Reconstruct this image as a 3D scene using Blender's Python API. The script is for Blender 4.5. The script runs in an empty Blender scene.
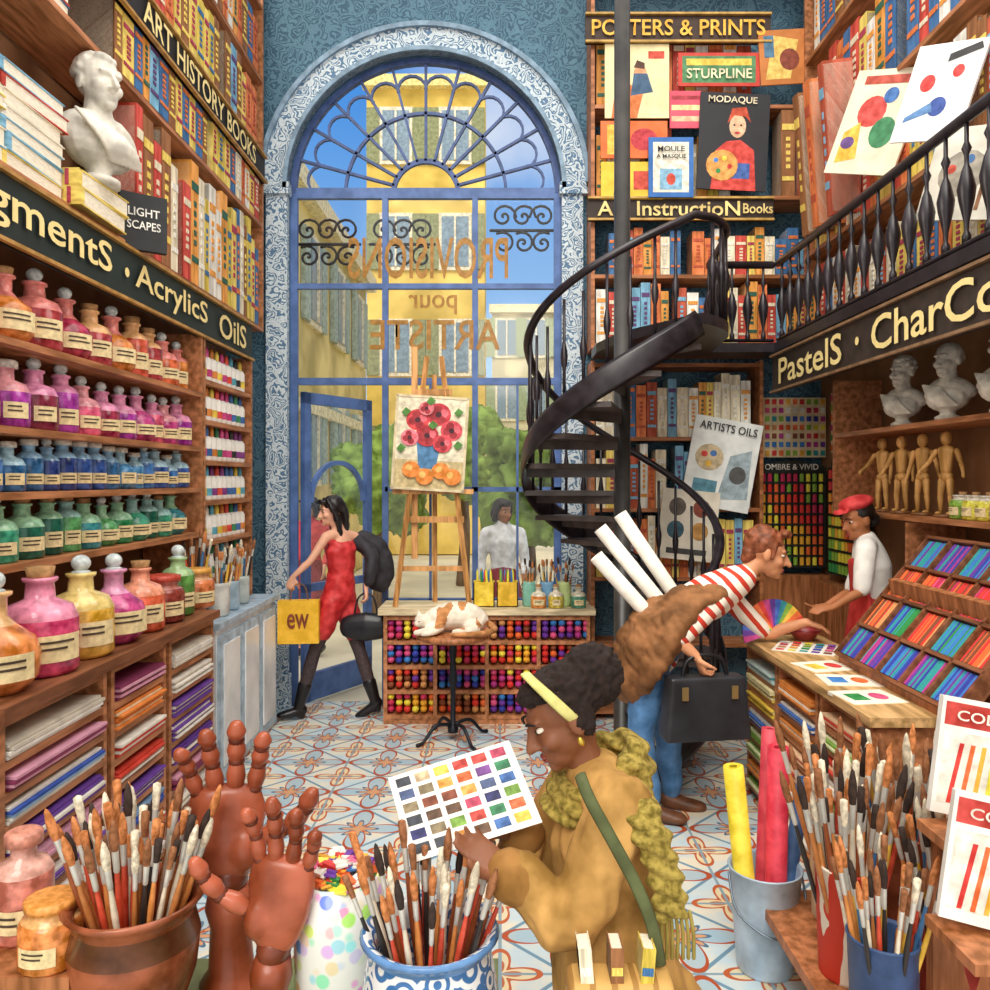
import bpy, math, random
from mathutils import Vector, Matrix, Quaternion, noise
R=random.Random(11)
V=Vector
EYE=1.95; F=800.0
def W(px,py,d):
    """surveyed bearing + known distance -> world metres"""
    return V(((px-500)*d/F, d, EYE-(py-480)*d/F))
sc=bpy.context.scene
sc.view_settings.view_transform='Standard'
COL=sc.collection
# ---------------------------------------------------------------- materials
def lin(h):
    h=h.lstrip('#'); o=[]
    for i in (0,2,4):
        c=int(h[i:i+2],16)/255
        o.append(c/12.92 if c<=.04045 else ((c+.055)/1.055)**2.4)
    return (o[0],o[1],o[2],1)
MC={}
def newmat(n):
    m=bpy.data.materials.new(n); m.use_nodes=True
    nt=m.node_tree; b=nt.nodes['Principled BSDF']
    return m,nt,b
def mul(c,k): return (min(1,c[0]*k),min(1,c[1]*k),min(1,c[2]*k),1)
def lighter(c,k): return (c[0]+(1-c[0])*k,c[1]+(1-c[1])*k,c[2]+(1-c[2])*k,1)
def coords(nt,scale=(1,1,1),jit=True):
    tc=nt.nodes.new('ShaderNodeTexCoord')
    mp=nt.nodes.new('ShaderNodeMapping'); mp.inputs['Scale'].default_value=scale
    nt.links.new(tc.outputs['Object'],mp.inputs[0])
    if jit:
        oi=nt.nodes.new('ShaderNodeObjectInfo'); m=nt.nodes.new('ShaderNodeMath'); m.operation='MULTIPLY'; m.inputs[1].default_value=17
        nt.links.new(oi.outputs['Random'],m.inputs[0]); nt.links.new(m.outputs[0],mp.inputs['Location'])
    return mp.outputs[0]
def mixc(nt,f,a,b):
    mx=nt.nodes.new('ShaderNodeMix'); mx.data_type='RGBA'
    for s,v in ((mx.inputs[0],f),(mx.inputs[6],a),(mx.inputs[7],b)):
        if isinstance(v,bpy.types.NodeSocket): nt.links.new(v,s)
        else: s.default_value=v
    return mx.outputs[2]
def rng(nt,v,a,b,c=0,d=1):
    r=nt.nodes.new('ShaderNodeMapRange'); r.inputs[1].default_value=a; r.inputs[2].default_value=b
    r.inputs[3].default_value=c; r.inputs[4].default_value=d
    nt.links.new(v,r.inputs[0]); return r.outputs[0]
def mth(nt,op,a,b=0.0):
    m=nt.nodes.new('ShaderNodeMath'); m.operation=op
    for s,v in ((m.inputs[0],a),(m.inputs[1],b)):
        if isinstance(v,bpy.types.NodeSocket): nt.links.new(v,s)
        else: s.default_value=v
    return m.outputs[0]
def M(h,rough=.6,var=.3,scale=14,metal=0.0,st=(1,1,1)):
    k=(h,rough,var,scale,metal,st)
    if k in MC: return MC[k]
    m,nt,b=newmat('paint_'+h.strip('#')); c=lin(h)
    no=nt.nodes.new('ShaderNodeTexNoise'); no.inputs['Scale'].default_value=scale; no.inputs['Detail'].default_value=4
    nt.links.new(coords(nt,st),no.inputs['Vector'])
    f=rng(nt,no.outputs['Fac'],.36,.64)
    nt.links.new(mixc(nt,f,mul(c,1-var),lighter(mul(c,1+var*.4),var*.22*max(c[:3]))),b.inputs['Base Color'])
    b.inputs['Roughness'].default_value=rough; b.inputs['Metallic'].default_value=metal
    m.diffuse_color=c
    MC[k]=m; return m
def wood(h,rough=.5,ax='z'):
    st={'z':(9,9,1.2),'x':(1.2,9,9),'y':(9,1.2,9)}[ax]
    return M(h,rough,.45,3,0,st)
def stripes(a,bb,d,freq,duty=.5,rough=.7):
    k=('s',a,bb,tuple(d),freq,duty)
    if k in MC: return MC[k]
    m,nt,b=newmat('striped'); vd=nt.nodes.new('ShaderNodeVectorMath'); vd.operation='DOT_PRODUCT'
    no=nt.nodes.new('ShaderNodeTexNoise'); no.inputs['Scale'].default_value=6
    cv=coords(nt,jit=False); nt.links.new(cv,no.inputs['Vector'])
    nt.links.new(cv,vd.inputs[0]); vd.inputs[1].default_value=V(d).normalized()*freq
    v=mth(nt,'ADD',vd.outputs['Value'],mth(nt,'MULTIPLY',no.outputs['Fac'],.5))
    f=mth(nt,'LESS_THAN',mth(nt,'FRACT',v),duty)
    nt.links.new(mixc(nt,f,lin(bb),lin(a)),b.inputs['Base Color']); b.inputs['Roughness'].default_value=rough
    MC[k]=m; return m
def carved(a='#46678f',c='#b9cbd8',scale=9):
    k=('carv',a,c,scale)
    if k in MC: return MC[k]
    m,nt,b=newmat('carved_blue_plaster')
    cv=coords(nt,jit=False)
    no=nt.nodes.new('ShaderNodeTexNoise'); no.inputs['Scale'].default_value=5; no.inputs['Detail'].default_value=3
    nt.links.new(cv,no.inputs['Vector'])
    va=nt.nodes.new('ShaderNodeVectorMath'); va.operation='MULTIPLY_ADD'; va.inputs[1].default_value=(.35,.35,.35)
    nt.links.new(no.outputs['Color'],va.inputs[0]); nt.links.new(cv,va.inputs[2])
    vo=nt.nodes.new('ShaderNodeTexVoronoi'); vo.inputs['Scale'].default_value=scale; vo.feature='DISTANCE_TO_EDGE'
    nt.links.new(va.outputs[0],vo.inputs['Vector'])
    wv=mth(nt,'SINE',mth(nt,'MULTIPLY',vo.outputs['Distance'],38))
    f=rng(nt,wv,-.3,.5)
    nt.links.new(mixc(nt,f,lin(a),lin(c)),b.inputs['Base Color'])
    bp=nt.nodes.new('ShaderNodeBump'); bp.inputs['Strength'].default_value=.4; bp.inputs['Distance'].default_value=.02
    nt.links.new(f,bp.inputs['Height']); nt.links.new(bp.outputs[0],b.inputs['Normal'])
    b.inputs['Roughness'].default_value=.7; MC[k]=m; return m
def tilefloor():
    m,nt,b=newmat('patterned_cement_tiles'); cv=coords(nt,(1.9,1.9,1.9),False)
    sx=nt.nodes.new('ShaderNodeSeparateXYZ'); nt.links.new(cv,sx.inputs[0])
    def motif(off,k,amp,rad,th):
        u=mth(nt,'SUBTRACT',mth(nt,'FRACT',mth(nt,'ADD',sx.outputs[0],off)),.5)
        v=mth(nt,'SUBTRACT',mth(nt,'FRACT',mth(nt,'ADD',sx.outputs[1],off)),.5)
        r=mth(nt,'SQRT',mth(nt,'ADD',mth(nt,'MULTIPLY',u,u),mth(nt,'MULTIPLY',v,v)))
        a=mth(nt,'ARCTAN2',v,u)
        pr=mth(nt,'MULTIPLY',mth(nt,'ADD',mth(nt,'MULTIPLY',mth(nt,'COSINE',mth(nt,'MULTIPLY',a,k)),amp),1-amp),rad)
        line=mth(nt,'LESS_THAN',mth(nt,'ABSOLUTE',mth(nt,'SUBTRACT',r,pr)),th)
        ins=mth(nt,'LESS_THAN',r,pr)
        return u,v,r,line,ins
    u,v,r,l1,i1=motif(10.0,4,.42,.46,.026)
    _,_,r3,l3,i3=motif(10.0,8,.3,.2,.02)
    u2,v2,r2,l2,i2=motif(10.5,4,.35,.3,.024)
    _,_,r4,l4,i4=motif(10.5,4,.5,.17,.012)
    au=mth(nt,'ABSOLUTE',u); av=mth(nt,'ABSOLUTE',v)
    dia=mth(nt,'LESS_THAN',mth(nt,'ABSOLUTE',mth(nt,'SUBTRACT',mth(nt,'ADD',au,av),.5)),.024)
    grid=mth(nt,'GREATER_THAN',mth(nt,'MAXIMUM',au,av),.486)
    no=nt.nodes.new('ShaderNodeTexNoise'); no.inputs['Scale'].default_value=2.5; no.inputs['Detail'].default_value=4
    nt.links.new(cv,no.inputs['Vector'])
    c=mixc(nt,rng(nt,no.outputs['Fac'],.4,.6),lin('#e6dec8'),lin('#c4d8e0'))
    c=mixc(nt,mth(nt,'MULTIPLY',i1,.7),c,lin('#94b8cc'))
    c=mixc(nt,mth(nt,'MULTIPLY',i2,.7),c,lin('#ead29a'))
    c=mixc(nt,mth(nt,'MULTIPLY',i3,.9),c,lin('#d89a64')); c=mixc(nt,mth(nt,'MULTIPLY',i4,.9),c,lin('#b8542c'))
    c=mixc(nt,dia,c,lin('#6f95ac')); c=mixc(nt,grid,c,lin('#8aa2ae'))
    c=mixc(nt,l1,c,lin('#b4502a')); c=mixc(nt,l2,c,lin('#c06034')); c=mixc(nt,l3,c,lin('#4f7490'))
    nt.links.new(c,b.inputs['Base Color']); b.inputs['Roughness'].default_value=.45
    return m
def glassmat():
    m=bpy.data.materials.new('window_glass'); m.use_nodes=True; nt=m.node_tree; nt.nodes.clear()
    o=nt.nodes.new('ShaderNodeOutputMaterial'); t=nt.nodes.new('ShaderNodeBsdfTransparent'); g=nt.nodes.new('ShaderNodeBsdfGlossy'); g.inputs['Roughness'].default_value=.1
    mx=nt.nodes.new('ShaderNodeMixShader'); mx.inputs[0].default_value=.03
    nt.links.new(t.outputs[0],mx.inputs[1]); nt.links.new(g.outputs[0],mx.inputs[2]); nt.links.new(mx.outputs[0],o.inputs[0]); return m
GLASS=glassmat()
# ---------------------------------------------------------------- mesh builder
def ell(c,rx,ry,rz,rot=None):
    m=Matrix.Translation(V(c))
    if rot is not None: m=m@rot.to_4x4()
    return m@Matrix.Diagonal((rx,ry,rz,1))
class MB:
    def __init__(s): s.v=[];s.f=[];s.m=[];s.s=[]
    def add(s,vs,fs,mi=0,sm=False,T=None):
        o=len(s.v)
        s.v+=[tuple(T@V(v)) for v in vs] if T is not None else [tuple(v) for v in vs]
        for f in fs: s.f.append([i+o for i in f]); s.m.append(mi); s.s.append(sm)
        return s
    def box(s,c,z,mi=0,T=None,top=1.0,rot=None):
        x,y,h=z[0]/2,z[1]/2,z[2]/2
        vs=[(-x,-y,-h),(x,-y,-h),(x,y,-h),(-x,y,-h),(-x*top,-y*top,h),(x*top,-y*top,h),(x*top,y*top,h),(-x*top,y*top,h)]
        m=Matrix.Translation(V(c))
        if rot: m=m@rot.to_4x4()
        if T is not None: m=T@m
        s.add(vs,[(3,2,1,0),(4,5,6,7),(0,1,5,4),(1,2,6,5),(2,3,7,6),(3,0,4,7)],mi,False,m); return s
    def lathe(s,pr,n=20,c=(0,0,0),mi=0,T=None,mf=None,a0=0,a1=2*math.pi,sm=True):
        full=abs(a1-a0-2*math.pi)<1e-6; k=n if full else n+1
        vs=[(c[0]+r*math.cos(a0+(a1-a0)*i/n),c[1]+r*math.sin(a0+(a1-a0)*i/n),c[2]+z) for r,z in pr for i in range(k)]
        o=len(s.v)
        for j in range(len(pr)-1):
            for i in range(n):
                i2=(i+1)%k
                s.f.append([o+j*k+i,o+j*k+i2,o+(j+1)*k+i2,o+(j+1)*k+i]); s.m.append(mf(j) if mf else mi); s.s.append(sm)
        s.v+=[tuple(T@V(v)) for v in vs] if T is not None else vs
        return s
    def prism(s,poly,h,mi=0,T=None):
        n=len(poly); vs=[(x,y,0) for x,y in poly]+[(x,y,h) for x,y in poly]
        fs=[tuple(range(n))[::-1],tuple(range(n,2*n))]+[(i,(i+1)%n,n+(i+1)%n,n+i) for i in range(n)]
        s.add(vs,fs,mi,False,T); return s
    def sph(s,T,mi=0,n=14,k=9):
        vs=[(0,0,-1)]
        for j in range(1,k):
            a=math.pi*j/k-math.pi/2
            vs+=[(math.cos(a)*math.cos(2*math.pi*i/n),math.cos(a)*math.sin(2*math.pi*i/n),math.sin(a)) for i in range(n)]
        vs.append((0,0,1)); fs=[(0,1+(i+1)%n,1+i) for i in range(n)]
        for j in range(k-2): fs+=[(1+j*n+i,1+j*n+(i+1)%n,1+(j+1)*n+(i+1)%n,1+(j+1)*n+i) for i in range(n)]
        e=len(vs)-1; fs+=[(e,1+(k-2)*n+i,1+(k-2)*n+(i+1)%n) for i in range(n)]
        s.add(vs,fs,mi,True,T); return s
    def loft(s,pts,rad,side=(0,1,0),n=12,sub=3,mi=0,round=True,sm=True):
        if isinstance(rad,(int,float)): rad=[rad]*len(pts)
        P=[V(p) for p in pts]; Q=[(r,r) if isinstance(r,(int,float)) else tuple(r) for r in rad]
        if sub>1 and len(P)>2:
            NP=[];NQ=[]
            for i in range(len(P)-1):
                p0=P[max(i-1,0)];p1=P[i];p2=P[i+1];p3=P[min(i+2,len(P)-1)]
                for k in range(sub):
                    t=k/sub
                    NP.append(.5*((2*p1)+(p2-p0)*t+(2*p0-5*p1+4*p2-p3)*t*t+(3*p1-p0-3*p2+p3)*t**3))
                    NQ.append((Q[i][0]*(1-t)+Q[i+1][0]*t,Q[i][1]*(1-t)+Q[i+1][1]*t))
            NP.append(P[-1]);NQ.append(Q[-1]);P,Q=NP,NQ
        N=len(P);side=V(side)
        if round:
            t0=(P[0]-P[1]).normalized();t1=(P[-1]-P[-2]).normalized()
            r0=min(Q[0]);r1=min(Q[-1])
            pre=[(P[0]+t0*r0*.95,.3,Q[0],-t0),(P[0]+t0*r0*.6,.78,Q[0],-t0)]
            post=[(P[-1]+t1*r1*.6,.78,Q[-1],t1),(P[-1]+t1*r1*.95,.3,Q[-1],t1)]
        else: pre=[];post=[]
        mid=[]
        for i in range(N):
            t=(P[min(i+1,N-1)]-P[max(i-1,0)])
            t=t.normalized() if t.length>1e-9 else V((0,0,1))
            mid.append((P[i],1,Q[i],t))
        vs=[]
        for p,k,q,t in pre+mid+post:
            u=side-side.dot(t)*t
            if u.length<.05:
                u=V((1,0,0))-t.x*t
                if u.length<.05: u=V((0,1,0))-t.y*t
            u.normalize(); w=t.cross(u)
            for i in range(n):
                a=2*math.pi*i/n
                vs.append(p+u*(q[0]*k*math.cos(a))+w*(q[1]*k*math.sin(a)))
        m=len(vs)//n; fs=[]
        for j in range(m-1): fs+=[(j*n+i,j*n+(i+1)%n,(j+1)*n+(i+1)%n,(j+1)*n+i) for i in range(n)]
        fs+=[tuple(range(n))[::-1],tuple(range((m-1)*n,m*n))]
        s.add(vs,fs,mi,sm); return s
    def mesh(s,name,mats):
        me=bpy.data.meshes.new(name); me.from_pydata(s.v,[],s.f)
        if not isinstance(mats,(list,tuple)): mats=[mats]
        for m in mats: me.materials.append(m)
        me.polygons.foreach_set('material_index',s.m); me.polygons.foreach_set('use_smooth',s.s); me.update()
        return me
def shift(mb,b):
    b=V(b); mb.v=[tuple(V(v)-b) for v in mb.v]
def remesh(mb,vox,mats,name='body',smooth=4,mfun=None,disp=None):
    me=mb.mesh(name,mats); o=bpy.data.objects.new('tmp',me); COL.objects.link(o)
    r=o.modifiers.new('r','REMESH'); r.mode='VOXEL'; r.voxel_size=vox; r.use_smooth_shade=True
    if smooth:
        k=o.modifiers.new('s','SMOOTH'); k.factor=.5; k.iterations=smooth
    dg=bpy.context.evaluated_depsgraph_get(); dg.update()
    e=o.evaluated_get(dg); nm=bpy.data.meshes.new_from_object(e)
    bpy.data.objects.remove(o); bpy.data.meshes.remove(me)
    nm.materials.clear()
    for m in (mats if isinstance(mats,(list,tuple)) else [mats]): nm.materials.append(m)
    if disp:
        ns=[v.normal.copy() for v in nm.vertices]
        for v,nn_ in zip(nm.vertices,ns): v.co=v.co+nn_*disp(v.co)
    for p in nm.polygons:
        p.use_smooth=True; p.material_index=mfun(p.center) if mfun else 0
    nm.update()
    nm.name=name; return nm
TM={}
def textmesh(s,mat,w=None,h=None,ext=.003):
    k=(s,mat.name,w,h,ext)
    if k in TM: return TM[k]
    c=bpy.data.curves.new('lettering','FONT'); c.body=s; c.extrude=0; c.align_x='CENTER'; c.resolution_u=3; c.offset=.012
    o=bpy.data.objects.new('tmp',c); COL.objects.link(o)
    dg=bpy.context.evaluated_depsgraph_get(); dg.update()
    me=bpy.data.meshes.new_from_object(o.evaluated_get(dg)); bpy.data.objects.remove(o)
    xs=[v.co.x for v in me.vertices] or [0,1]; ys=[v.co.y for v in me.vertices] or [0,1]
    cx=(min(xs)+max(xs))/2; cy=(min(ys)+max(ys))/2; sx=max(xs)-min(xs); sy=max(ys)-min(ys)
    kx=(w/sx) if w else h/sy; ky=(h/sy) if h else kx
    for v in me.vertices: v.co=V(((v.co.x-cx)*kx,(v.co.y-cy)*ky,ext))
    me.materials.clear(); me.materials.append(mat); me.name='lettering'; TM[k]=me; return me
# ---------------------------------------------------------------- objects
def setrot(o,rot):
    if rot is None: return
    if isinstance(rot,(int,float)): o.rotation_euler=(0,0,rot)
    elif isinstance(rot,Quaternion): o.rotation_mode='QUATERNION'; o.rotation_quaternion=rot
    else: o.rotation_euler=rot
def part(par,name,mesh,loc=(0,0,0),rot=None,label=None,scl=None):
    if isinstance(mesh,tuple): mesh=mesh[0].mesh(name,mesh[1])
    o=bpy.data.objects.new(name,mesh); COL.objects.link(o); o.parent=par; o.location=loc; setrot(o,rot)
    if scl: o.scale=scl
    if label: o['label']=label
    return o
def thing(name,label,cat,loc=(0,0,0),rot=None,scl=None,mesh=None,group=None,kind=None,parts=()):
    if isinstance(mesh,tuple): mesh=mesh[0].mesh(name,mesh[1])
    o=bpy.data.objects.new(name,mesh); COL.objects.link(o); o.location=loc; setrot(o,rot)
    if mesh is None: o.empty_display_size=.05
    if scl: o.scale=(scl,)*3 if isinstance(scl,(int,float)) else scl
    o['label']=label; o['category']=cat
    if group: o['group']=group
    if kind: o['kind']=kind
    for p in parts: part(o,*p)
    return o
def struct(name,mb,mats,label,cat='wall',loc=(0,0,0)):
    return thing(name,label,cat,loc,mesh=mb.mesh(name,mats),kind='structure')
def qz(d): return V((0,0,1)).rotation_difference(V(d).normalized())
H=math.pi/2
# ================================================================ ROOM
XL,XR,YB,ZT=-2.35,2.75,6.85,6.6
PY0=.3
mb=MB().box(((XL+XR)/2,(PY0+YB)/2+.1,-.05),(XR-XL+.2,YB-PY0+.2,.1)); struct('floor',mb,tilefloor(),'patterned encaustic tile floor with blue and terracotta motifs','floor')
mb=MB().box((XL-.05,(PY0+YB)/2,ZT/2),(.1,YB-PY0,ZT)); struct('wall_left',mb,M('#8a5e3a',.8,.3,3),'brown wooden wall behind tall shelving')
mb=MB().box((XR+.05,(PY0+YB)/2,ZT/2),(.1,YB-PY0,ZT)); struct('wall_right',mb,M('#94683e',.8,.3,3),'brown wooden wall behind gallery shelving')
# back wall with arched opening
ACX,ACZ,AR,AO=-.64,4.42,1.165,1.40
XO0,XO1=ACX-AR,ACX+AR
mb=MB()
th=.12
def wallbox(x0,x1,z0,z1): mb.box(((x0+x1)/2,YB+th/2,(z0+z1)/2),(x1-x0,th,z1-z0))
wallbox(XL-.1,XO0,0,ZT); wallbox(XO1,XR+.1,0,ZT); wallbox(-.95,XO1,0,.86)
N=28
arc=[(ACX+AR*math.cos(math.pi*i/N),ACZ+AR*math.sin(math.pi*i/N)) for i in range(N+1)]
for i in range(N):
    (x0,z0),(x1,z1)=arc[i],arc[i+1]
    mb.add([(x0,YB,z0),(x1,YB,z1),(x1,YB,ZT),(x0,YB,ZT),(x0,YB+th,z0),(x1,YB+th,z1),(x1,YB+th,ZT),(x0,YB+th,ZT)],[(0,1,2,3),(7,6,5,4),(0,4,5,1),(2,6,7,3)])
struct('wall_back',mb,carved('#31566e','#567e92',7),'dark teal blue ornamented plaster wall with an arched opening')
# arch moulding
def arcband(mb,r0,r1,y0,y1,cx,cz,a0=0,a1=math.pi,n=40,mi=0):
    for i in range(n):
        a=a0+(a1-a0)*i/n; b=a0+(a1-a0)*(i+1)/n; vs=[]
        for t in (a,b):
            for r in (r0,r1):
                for y in (y0,y1): vs.append((cx+r*math.cos(t),y,cz+r*math.sin(t)))
        mb.add(vs,[(0,2,6,4),(1,5,7,3),(0,4,5,1),(2,3,7,6)]+([(0,1,3,2)] if i==0 else [])+([(4,6,7,5)] if i==n-1 else []),mi)
mb=MB(); arcband(mb,AR,AO,YB-.07,YB,ACX,ACZ)
for x in (XO0-.0,XO1):
    s=-1 if x<0 else 1
    mb.box((x+s*.09,YB-.035,ACZ/2),(.18,.07,ACZ))
    mb.box((x+s*.1,YB-.05,ACZ),(.24,.1,.1)); mb.box((x+s*.1,YB-.05,.15),(.24,.1,.3))
arcband(mb,AR-.0,AR+.035,YB-.1,YB,ACX,ACZ,mi=1); arcband(mb,AO-.03,AO+.01,YB-.1,YB,ACX,ACZ,mi=1)
struct('trim_1',mb,[carved('#56799a','#cfdde4',8),M('#7d9cb5',.6)],'carved pale blue arch moulding with scrollwork','trim')
# window
BL=M('#4a6ba6',.5,.25,8); win=thing('window_1','tall arched shop window with blue glazing bars and fanlight','window',(0,YB+.06,0),kind='structure')
mb=MB()
def bar(x0,z0,x1,z1,w=.035,dd=.05,mi=0):
    a=V((x0,0,z0));b=V((x1,0,z1));d=b-a;ang=math.atan2(d.x,d.z)
    mb.box((a+b)/2,(w,dd,d.length),mi,rot=Matrix.Rotation(ang,3,'Y'))
xm=[-.99,-.215]
for x in xm: bar(x,.0 if x<-.9 else .88,x,ACZ,.05)
bar(XO0+.03,0,XO0+.03,ACZ,.06); bar(XO1-.03,.88,XO1-.03,ACZ,.06)
for z,w in ((ACZ,.09),(3.62,.045),(2.8,.06)): bar(XO0,z,XO1,z,w,.052)
bar(-.99,1.87,XO1,1.87,.04); bar(-.99,.9,XO1,.9,.06)
bar(.15,2.8,.15,.9,.02); bar(-.6,2.8,-.6,.9,.02)
part(win,'glazing_bars',(mb,BL))
mb=MB()
for i in range(1,12):
    a=math.pi*i/12; bar(ACX+.28*math.cos(a),ACZ+.28*math.sin(a),ACX+AR*math.cos(a),ACZ+AR*math.sin(a),.022,.04)
arcband(mb,.26,.3,-.02,.02,ACX,ACZ); arcband(mb,.68,.705,-.02,.02,ACX,ACZ); arcband(mb,AR-.05,AR,-.03,.03,ACX,ACZ)
for i in range(12):
    a=math.pi*(i+.5)/12; arcband(mb,.115,.135,-.015,.015,ACX+.9*math.cos(a),ACZ+.9*math.sin(a),a-H,a+H,8)
part(win,'fanlight_tracery',(mb,M('#355089',.5)))
mb=MB().box(((-.99+XO1)/2,0,(ACZ+.9)/2),(XO1+.99,.006,ACZ-.9)); part(win,'glass_pane',(mb,GLASS))
mb=MB().box(((-.99+XO0)/2,0,(ACZ+2.8)/2),(-.99-XO0,.006,ACZ-2.8)); part(win,'glass_pane',(mb,GLASS))
GOLD=M('#a4721a',.4,.3,20)
part(win,'lettering',textmesh('PROVISIONS',GOLD,1.38,.36),(-.62,-.03,3.86),(H,0,math.pi),'mirrored gold shop lettering seen from inside')
part(win,'lettering',textmesh('pour',GOLD,.42,.17),(-.58,-.03,3.46),(H,0,math.pi))
part(win,'lettering',textmesh('ARTISTE',GOLD,1.12,.26),(-.56,-.03,3.2),(H,0,math.pi))
# door leaf hinged on the left jamb, opened outwards
door=thing('door_1','open blue framed glass shop door','door',(XO0+.08,YB+.14,0),math.radians(60),kind='structure')
mb=MB(); DW,DH=.92,2.72
for x in (.04,DW-.04): mb.box((x,0,DH/2),(.08,.05,DH))
for z,h in ((.12,.24),(1.0,.07),(DH-.05,.1)): mb.box((DW/2,0,z),(DW,.05,h))
arcband(mb,.34,.38,-.02,.02,DW/2,1.75)
part(door,'door_frame',(mb,BL)); mb=MB().box((DW/2,0,DH/2),(DW-.1,.006,DH-.2)); part(door,'glass_pane',(mb,GLASS))
mb=MB().loft([(DW-.04,-.03,1.0),(DW-.04,-.08,1.02),(DW-.04,-.08,1.28),(DW-.04,-.03,1.3)],.012); part(door,'handle',(mb,M('#c9a64a',.3,.1,9,.8)))
# ================================================================ STREET
mb=MB().box((0,26,-.08),(60,38,.1)); struct('floor_street',mb,M('#e6dcc0',.9,.2,.8),'pale sunlit street paving','floor')
def facade(name,label,loc,rot,w,h,col,nx,nz,shut,fr='#f6e8c0'):
    b=thing(name,label,'building',loc,rot)
    mb=MB().box((w/2,1,h/2),(w,2,h)).box((w/2,-.08,h-.15),(w+.2,.3,.3),1).box((w/2,-.05,3.1),(w,.16,.18),1)
    part(b,'facade_wall',(mb,[M(col,.9,.4,.9),M(fr,.9)]))
    mb=MB().box((0,-.02,.75),(.9,.1,1.5),0).box((0,-.06,.75),(.7,.06,1.3),1).box((0,-.1,.75),(.05,.05,1.3),0).box((-.6,-.05,.75),(.34,.08,1.45),2).box((.6,-.05,.75),(.34,.08,1.45),2)
    wm=mb.mesh('window',[M('#f4e8cc',.8),M('#7f98ac',.3),M(shut,.7)])
    for i in range(nx):
        for j in range(nz):
            part(b,'window',wm,(w*(i+.5)/nx,0,1.2+(h-1.4)*(j+.25)/nz))
facade('townhouse','pale yellow townhouse facade with shuttered windows',(-3.1,10,0),H,8.5,6.6,'#ecd68c',4,2,'#a8bcb8')
facade('townhouse','sunny yellow corner townhouse with shutters',(-3.5,21,0),0,3.1,12.5,'#f2cc58',2,4,'#8f9468','#f8e090')
facade('townhouse','pale stone townhouse across the street',(-.3,30,0),0,3.3,8.5,'#e4dab0',3,3,'#9fae84')
facade('townhouse','cream townhouse facade receding along the street',(3.2,29,0),-H,18,8,'#e8d8a4',7,3,'#8f9f78')
GR=M('#7f9c36',.9,.5,5)
def tree(x,y,s,lab):
    t=thing('street_tree',lab,'tree',(x,y,0))
    mb=MB().loft([(0,0,0),(.05,0,1*s),(0,0,1.9*s)],[.12*s,.08*s,.05*s]).loft([(0,0,1.2*s),(.3*s,0,1.8*s)],.04*s); part(t,'trunk',(mb,wood('#6b5138')))
    mb=MB()
    for i in range(22):
        a=R.uniform(0,6.3); r=R.uniform(0,.55)*s; q=R.uniform(.22,.4)*s; mb.sph(ell((r*math.cos(a),r*math.sin(a),(1.5+R.uniform(0,1.3))*s),q,q,q),n=10,k=6)
    part(t,'foliage',remesh(mb,.06*s,GR,'foliage',0,None,lambda c:.12*noise.noise(c*7)+.08*noise.noise(c*16)))
tree(-1.75,11.5,.95,'green leafy street tree'); tree(.35,10.2,.85,'yellow green street tree'); tree(-.7,15,1.1,'green leafy street tree')
# wrought iron sign brackets fixed to the window frame
IR=M('#20242c',.4,.2,10,.5)
def spiral(mb,c,r,s=1,turns=1.6,n=22,th=.012,a0=0):
    mb.loft([(c[0]+s*r*(1-i/n)*math.cos(a0+turns*2*math.pi*i/n),c[1],c[2]+r*(1-i/n)*math.sin(a0+turns*2*math.pi*i/n)) for i in range(n)],th,n=6,sub=1)
for x in (-1.5,-.85,.2):
    mb=MB().loft([(-.28,0,0),(.28,0,0)],.014,n=6)
    for k in (-.17,.0,.17): spiral(mb,(k,0,.12),.11,1 if k<=0 else -1); spiral(mb,(k,0,-.11),.1,-1 if k<=0 else 1,a0=1)
    thing('iron_scroll_bracket','black wrought iron scroll bracket outside the window','bracket',(x,YB+.11,4.0 if x<0 else 4.12),mesh=(mb,IR),group='scroll brackets')
# ================================================================ KITS
PAL=['#d23c26','#f0a030','#f8d860','#3470a8','#7ab8d8','#f0e4c4','#2a6450','#b03050','#e87a2e','#64407a','#faf4e6','#98602e','#e4c840','#c04c24']
PALN=['red','orange','yellow','blue','light blue','cream','dark green','crimson','rust orange','purple','white','brown','mustard','brick red']
PAGE=M('#f4ecd6',.8,.15)
BK={}
def bookmesh(ci):
    if ci in BK: return BK[ci]
    mb=MB().box((0,0,.5),(1,.96,.96),1).box((-.46,0,.5),(.08,1,1),0).box((.46,0,.5),(.08,1,1),0).box((0,-.48,.5),(1,.06,1),0)
    mb.box((0,-.52,.8),(.86,.02,.07),2).box((0,-.52,.2),(.86,.02,.05),2)
    for k in range(5): mb.box((0,-.52,.34+k*.08),(.3,.02,.045),2)
    BK[ci]=mb.mesh('book',[M(PAL[ci],.6,.35,3),PAGE,M(PAL[(ci+5)%len(PAL)],.6)]); return BK[ci]
def book(p,rot,t,d,h,ci,group,lab='book'):
    return thing('book','%s clothbound %s'%(PALN[ci],lab),'book',p,rot,(t,d,h),bookmesh(ci),group)
def row(o,al,L,rot,h,dep,group,pal=None,tmin=.035,tmax=.07,lab='book standing on a shelf'):
    o=V(o);al=V(al);s=0
    while s<L-tmax:
        t=R.uniform(tmin,tmax); ci=R.choice(pal) if pal else R.randrange(len(PAL))
        if R.random()<.95: book(o+al*(s+t/2),rot,t*.94,dep,h*R.uniform(.72,.98),ci,group,lab)
        s+=t
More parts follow.
